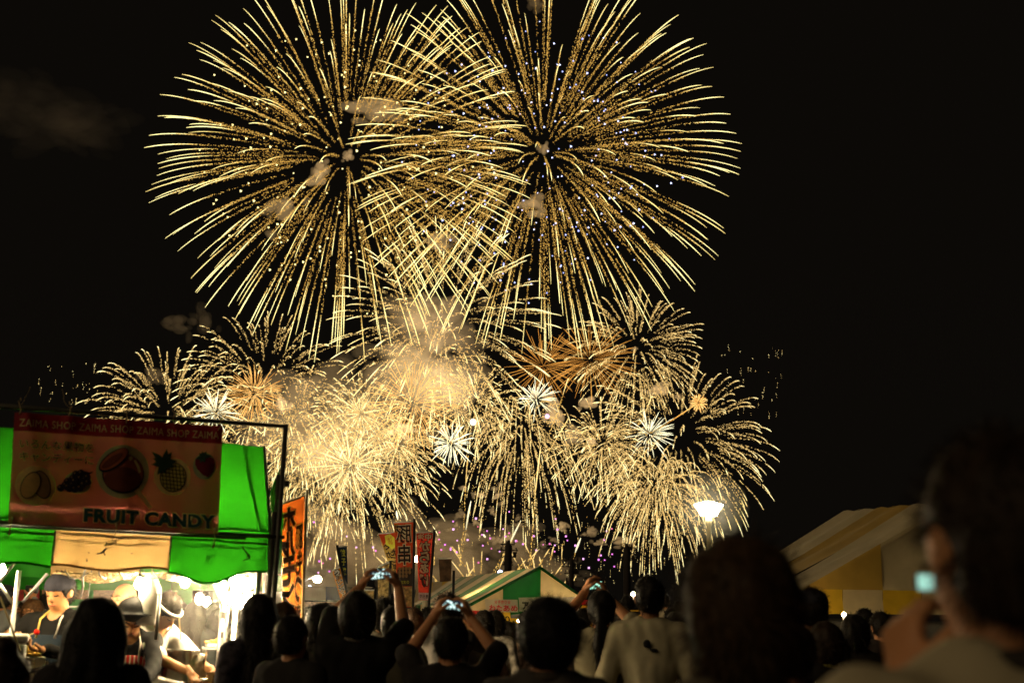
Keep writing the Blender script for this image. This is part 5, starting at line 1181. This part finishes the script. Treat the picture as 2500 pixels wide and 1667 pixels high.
burst(1008, 985, 130, 'orange gold peony burst of fine rays in the smoke', 150, ORNG, .06, .05, (.25, 1.0), 0, tr=1.1, heat=(.5, 1.0), seed=20, power=2.5e5, dY=-6, core=20, lenvar=.2)
burst(1158, 985, 140, 'soft golden burst to the left of the white star', 150, PALE, .12, .2, (.78, 1.0), 20, 1.3, tr=1.3, seed=21, power=2.5e5, dY=10, lenvar=.22)
burst(972, 1085, 150, 'golden burst between the brilliant white one and the small white star', 150, PALE, .16, .1, (.78, 1.0), 24, 1.3, tr=1.3, seed=22, power=2.5e5, dY=4, core=20, lenvar=.28)
burst(1040, 900, 190, 'loose golden burst with short hooked tips under the pale chrysanthemum', 120, PALE, .14, .3, (.85, 1.0), 28, 1.3, (.4, .85), 1.4, seed=34, power=2e5, dY=16, lenvar=.2)
burst(1103, 1082, 66, 'small white star burst with thick rays above the bent comet', 66, WHIT, .06, .1, (.12, 1.0), 0, tr=1.6, heat=(.3, .9), seed=23, power=2e5, dY=-14, lenvar=.25)
burst(1310, 975, 64, 'small white star burst with rays fanning upward', 52, WHIT, .05, .1, (.12, 1.0), 0, tr=1.4, heat=(.3, .85), seed=24, power=1.5e5, dY=-12, lenvar=.25, bias=(.05, 0, .45))
burst(1278, 1050, 190, 'weeping golden burst whose sparks rain straight down', 120, PALE, .62, .2, (.88, 1.0), 75, .7, (.45, .9), 1.1, seed=25, power=2.5e5, dY=2, lenvar=.2)
burst(1326, 893, 110, 'fine orange ray burst beside the white star', 80, ORNG, .03, .05, (.08, 1.0), 0, tr=.9, heat=(.2, .55), seed=26, power=1e5, dY=16, lenvar=.15)
burst(1440, 878, 140, 'larger fine orange ray burst under the great blue starred one', 110, ORNG, .03, .05, (.12, 1.0), 0, tr=.9, heat=(.2, .6), seed=27, power=1e5, dY=20, lenvar=.15, squash=.8)
burst(1555, 850, 190, 'loose dotted golden burst at the lower right edge of the great one', 150, PALE, .13, .3, (.84, 1.0), 60, 1.1, (.4, .8), 1.3, seed=28, power=1.5e5, dY=10, lenvar=.14)
burst(1655, 1070, 262, 'broad sparse golden burst reaching out above the street lamp', 190, PALE, .16, .3, (.82, 1.0), 60, 1.1, (.4, .85), 1.3, seed=29, power=2.5e5, dY=0, lenvar=.12)
burst(1585, 1060, 74, 'small white star burst with rays leaning right', 56, WHIT, .05, .1, (.12, 1.0), 0, tr=1.3, heat=(.3, .85), seed=30, power=1.5e5, dY=-12, lenvar=.25, bias=(.3, 0, .25))
burst(1705, 983, 25, 'tiny orange burst at the end of a slanting comet', 60, ORNG, .02, .05, (.1, 1.0), 0, tr=1.4, heat=(.5, 1.0), seed=31, power=5e4, dY=-8)
burst(1598, 1190, 170, 'weeping golden burst hanging left of the street lamp', 140, PALE, .45, .2, (.86, 1.0), 80, .8, (.42, .85), 1.15, seed=32, power=1.5e5, dY=-4, lenvar=.2)
burst(1470, 1085, 150, 'fan of golden streaks between the weeping burst and the right white star', 130, PALE, .16, .15, (.7, 1.0), 45, 1.0, (.4, .85), 1.3, seed=33, power=1.5e5, dY=6, lenvar=.25)
# rain of dying sparks at both ends and below
def rain(label, x0, x1, y0, y1, n, m, rpx, L=4, seed=1, heat=(.1, .8), streak=(1, 4)):
    rng = np.random.default_rng(seed); c = U((x0+x1)/2, (y0+y1)/2, FY+10); root = empty('falling_sparks', c); tag(root, label, 'falling sparks', kind='stuff')
    s = Sparks()
    for _ in range(n):
        p = U(rng.uniform(x0, x1), rng.uniform(y0, y1), FY+rng.uniform(-25, 30))-c; q = rng.integers(1, L+1)
        P = np.array(p)[None]+np.stack([rng.normal(0, .4, q)*K, rng.normal(0, .4, q), -np.arange(q)*rng.uniform(3, 7)*K], 1); dv = np.tile([[.05, 0, -1.0]], (q, 1))
        s.dots(P, rng.uniform(.5, 1.1, q)*rpx*K, rng.uniform(*heat, q), (dv, rng.uniform(*streak, q)))
    o = s.build('spark', m, root, 'stuff')
rain('faint dotted sparks falling at the far left above the banner', 95, 260, 885, 985, 34, PALE, .9, 3, 41)
rain('faint dotted sparks falling at the right beyond the bursts', 1760, 1910, 830, 1010, 40, PALE, .75, 4, 42)
rain('dotted sparks raining down in front of the dark right hand sky', 1330, 1660, 1270, 1420, 110, PALE, .75, 4, 43)
rain('fine sparks drifting among the lower bursts', 680, 1500, 1100, 1330, 260, GOLD, .75, 3, 44)
# pink and violet stars close to the ground
def starfield(label, pts, m, rpx, seed):
    rng = np.random.default_rng(seed); root = empty('star_shower', U(1100, 1330, FY)); tag(root, label, 'firework'); c = np.array(root.location)
    P = np.array([tuple(U(x, y, FY+rng.uniform(-20, 20))) for x, y in pts])-c
    Sparks().dots(P, rng.uniform(.75, 1.2, len(P))*rpx*K, rng.uniform(0, 1, len(P))).build('star_cluster', m, root, 'stuff')
rp = random.Random(5)
starfield('scatter of pink and violet stars low over the flags and tent', [(rp.uniform(720, 1130), rp.gauss(1340, 38)) for _ in range(34)]+[(rp.uniform(1030, 1500), rp.gauss(1325, 35)) for _ in range(46)], PINK, 3.3, 3)
# comets rising from the ground
def comet(label, pts, w, m, hot=(.2, 1), dust=60, seed=1, dY=0):
    rng = np.random.default_rng(seed); P = np.array([tuple(U(x, y, FY+dY)) for x, y in pts]); t = np.linspace(0, 1, len(P)); tt = np.linspace(0, 1, 24)
    Q = np.stack([np.interp(tt, t, P[:, i]) for i in range(3)], 1); Q[1:-1] = (Q[:-2]+2*Q[1:-1]+Q[2:])/4; root = empty('firework_comet', Q[0]); tag(root, label, 'firework comet', 'comets rising from the ground'); Q = Q-Q[0]
    s = Sparks(); a = int(24*.5); s.tube(Q[a:], w*.5*K*np.sin(np.linspace(.35, 2.9, 24-a)), np.linspace(hot[0], hot[1], 24-a)); s.build('comet_head', m, root)
    s = Sparks(); i = rng.uniform(0, 23, dust); Pd = np.stack([np.interp(i, np.arange(24), Q[:, j]) for j in range(3)], 1)+rng.normal(0, .8*K, (dust, 3)); dv = np.tile(((Q[-1]-Q[0])/np.linalg.norm(Q[-1]-Q[0]))[None], (dust, 1))
    s.dots(Pd, rng.uniform(.6, 1.2, dust)*K, rng.uniform(.05, .5, dust), (dv, rng.uniform(1, 4, dust))); s.build('comet_tail', GOLD, root, 'stuff')
comet('tall comet rising in a bent line below the small thick rayed star', ((1124, 1360), (1132, 1290), (1136, 1200), (1140, 1140), (1143, 1112)), 2.6, PALE, (.1, .5), 110, 1)
comet('bright greenish white comet climbing left of the tall bent one', ((1118, 1400), (1132, 1330), (1142, 1265), (1150, 1222)), 5, WHIT, (.2, .8), 60, 2)
comet('very tall comet climbing to the weeping burst', ((1293, 1385), (1300, 1300), (1305, 1220), (1313, 1150), (1320, 1090)), 4, PALE, (.3, .8), 170, 3)
comet('slanting comet leaning right below the weeping burst', ((1196, 1408), (1225, 1360), (1250, 1315), (1272, 1270)), 5, WHIT, (.2, .6), 70, 4)
comet('short slanting comet right of the green tent peak', ((1392, 1395), (1404, 1350), (1418, 1313)), 6, WHIT, (.3, .6), 20, 5)
comet('thin comet slanting up to the tiny orange burst', ((1545, 1078), (1600, 1050), (1650, 1020), (1700, 986)), 3, ORNG, (.4, .9), 110, 6)
comet('thin comet slanting up beside the weeping burst', ((1285, 1190), (1330, 1120), (1365, 1060), (1388, 1022)), 3, PALE, (.4, .8), 100, 7)
comet('long faint comet crossing toward the orange rays', ((1340, 1060), (1360, 1010), (1385, 930), (1390, 922)), 3.5, PALE, (.4, .8), 80, 8)
comet('short comet under the right smoke puff', ((1555, 1040), (1575, 1010), (1592, 965)), 2.6, PALE, (.4, .8), 60, 9)
comet('short bright comet behind the skewer flag', ((976, 1290), (972, 1270), (968, 1246)), 6, WHIT, (.4, .8), 10, 10)
comet('short pale comet beside the pink stars', ((1192, 1328), (1186, 1312), (1180, 1303)), 6, WHIT, (.3, .7), 6, 11)
for i in range(44):
    x = rp.uniform(1060, 1400) if i < 34 else rp.uniform(930, 1010); y = rp.uniform(1345, 1425); a = rp.uniform(-.9, .9)+ (x-1180)*.0012; l = rp.uniform(28, 85)
    comet('short gold comet in the fan shooting up behind the green tent', ((x, y+30), (x+a*l*.5, y-l*.5+30), (x+a*l, y-l+30)), rp.uniform(1.6, 3.4), PALE, (.2, .6), 26, 60+i)
for (x, y, r, m, lab) in ((1155, 1030, 8, WHIT, 'round white fireball among the lower bursts'), (1336, 1016, 5.5, PINK, 'round pink fireball beside the white star burst')):
    c = U(x, y, FY-18); o = link('fireball', bpy.data.meshes.new('fireball'), None); bm = bmesh.new(); bmesh.ops.create_icosphere(bm, subdivisions=2, radius=r*K); bm.to_mesh(o.data); bm.free()
    at = o.data.attributes.new('spark_temp', 'FLOAT', 'POINT'); at.data.foreach_set('value', np.ones(len(o.data.vertices), np.float32)); o.data.materials.append(m); o.location = c; tag(o, lab, 'fireball')

# ================================================================== smoke lit by the bursts
SMK = {d: smoke_mat('smoke_%g' % d, d) for d in (.40, .30, .12, .045, .018, .012, .006, .0015, .0005)}
PUFFS = []
for sd in range(6):
    rng = np.random.default_rng(90+sd); s = SDF((-1.5, -1.5, -1.5), (1.5, 1.5, 1.5), .075); s.D[:] = 1
    for i in range(26):
        c = rng.normal(0, .42, 3); c[2] *= .75; r = rng.uniform(.16, .42); s.ell(c, (r, r, r*.9), .08)
    s.noise(.02, 9, 8, 9, sd); v, f = s.mesh(); PUFFS.append(np_mesh('smoke_puff', v, f)); PUFFS[-1].materials.append(None)
def puff(x, y, rpx, label, dens=.12, dY=0, sx=1.0, sz=1.0, i=None, rot=None, group=None):
    Y = FY+dY; c = U(x, y, Y); me = PUFFS[(i if i is not None else random.randrange(6))]; o = link('smoke_puff', me); o.material_slots[0].link = 'OBJECT'; o.material_slots[0].material = SMK[dens]
    o.location = c; s = rpx*px_m(Y)*.95; o.scale = (s*sx, s, s*sz); o.rotation_euler = (0, 0 if rot is None else rot, random.uniform(0, 6.3)); tag(o, label, 'smoke', group); return o
def bank(x, y, rpx, label, dens, dY=0, sx=1.2, sz=.8, n=9, seed=1):
    rg = random.Random(seed); Y = FY+dY; c = U(x, y, Y); root = empty('smoke_bank', c); tag(root, label, 'smoke')
    for k in range(n):
        o = link('smoke_lobe', PUFFS[k % 6], None, root); o.material_slots[0].link = 'OBJECT'; o.material_slots[0].material = SMK[dens]
        s = rpx*px_m(Y)*rg.uniform(.35, .75); o.scale = (s*sx, s, s*sz); o.location = (rg.gauss(0, .42)*rpx*px_m(Y)*sx, rg.uniform(-8, 8), rg.gauss(0, .36)*rpx*px_m(Y)*sz); o.rotation_euler = (rg.uniform(-.4, .4), rg.uniform(-.5, .5), rg.uniform(0, 6.3))
puff(780, 425, 36, 'brown smoke puff left of the heart of the left great burst', .12, -30, 1.1, 1.0, 0, .5)
puff(847, 382, 20, 'small rosy smoke puff at the heart of the left great burst', .12, -25, 1, 1, 1)
puff(690, 505, 48, 'smoke puff with a ragged edge inside the left great burst', .045, -20, 1.2, .8, 2, .6)
puff(910, 268, 62, 'wide glowing smoke puff high between the two great bursts', .045, 0, 1.4, .6, 3)
puff(1328, 362, 20, 'rosy smoke puff at the heart of the right great burst', .12, -10, .8, 1.2, 4)
puff(1302, 502, 36, 'pale brown smoke puff below the heart of the right great burst', .12, -12, 1.1, .9, 5)
puff(1308, 8, 34, 'smoke puff at the top edge above the right great burst', .045, 0, .9, 1.3, 0)
puff(1075, 590, 45, 'glowing smoke puff in the middle of the crossing trails', .045, -5, 1.0, .8, 1)
bank(1055, 815, 105, 'broad golden smoke bank at the heart of the pale burst', .006, 0, 1.2, .9, 10, 1055)
bank(1100, 930, 170, 'wide golden smoke bank behind the orange gold peony', .006, 8, 1.3, .7, 10, 1110)
bank(890, 1040, 175, 'wide glowing smoke bank behind the brilliant white burst', .006, 25, 1.3, .8, 10, 890)
bank(720, 1080, 140, 'glowing smoke bank behind the banner frame corner', .006, 30, 1.1, .9, 10, 720)
puff(430, 790, 45, 'faint smoke wisp above the hooked burst', .006, 10, 1.6, .7, 1)
puff(500, 780, 38, 'faint smoke wisp left of the drooping arcs', .006, 10, .9, 1.3, 2)
puff(375, 920, 32, 'faint square smoke puff inside the hooked burst', .018, 5, 1, 1, 3)
puff(690, 985, 24, 'pale smoke puff right of the small orange peony', .12, -16, .8, 1.2, 4)
puff(985, 1050, 30, 'pale smoke puff above the skewer flag burst', .12, -18, 1.3, .7, 5)
puff(1350, 1010, 34, 'brown smoke puff right of the pink fireball', .12, 10, .8, 1.4, 0)
puff(1430, 985, 26, 'brown smoke puff under the larger orange rays', .12, 5, 1.2, .8, 1)
puff(1605, 950, 30, 'brown smoke puff above the right white star', .12, 5, 1.4, .7, 2)
puff(1550, 852, 8, 'tiny bright smoke puff at the heart of the dotted burst', .30, -5, 1, 1, 3)
puff(1400, 1060, 30, 'brown smoke puff left of the golden streak fan', .045, 8, 1, 1.2, 4)
puff(1515, 1323, 24, 'flat pale smoke cloud beside the thick utility pole', .12, 10, 1.5, .6, 5)
bank(830, 1365, 190, 'mauve smoke bank lying low behind the flags', .012, 45, 1.6, .6, 10, 830)
bank(1080, 1350, 130, 'rosy smoke bank lying low behind the tent', .012, 45, 1.5, .6, 10, 1080)
bank(1320, 1390, 110, 'thin smoke bank lying low right of the tent peak', .012, 50, 1.5, .5, 10, 1320)
bank(105, 290, 190, 'barely lit smoke drift high in the left sky', .0015, 120, 1.5, .6)
rp2 = random.Random(12)
for i in range(40):
    if i < 26: x, y = rp2.uniform(1010, 1330), rp2.uniform(1175, 1330)
    elif i < 34: x, y = rp2.uniform(1330, 1470), rp2.uniform(1270, 1370)
    else: x, y = rp2.uniform(1140, 1640), rp2.uniform(1060, 1230)
    puff(x, y, rp2.uniform(7, 17), 'small brown smoke puff drifting above the green tent', .12 if i % 3 else .30, rp2.uniform(-30, 20), rp2.uniform(.8, 1.5), rp2.uniform(.6, 1.0), i % 6, rp2.uniform(-.6, .6), 'small smoke puffs above the tents')
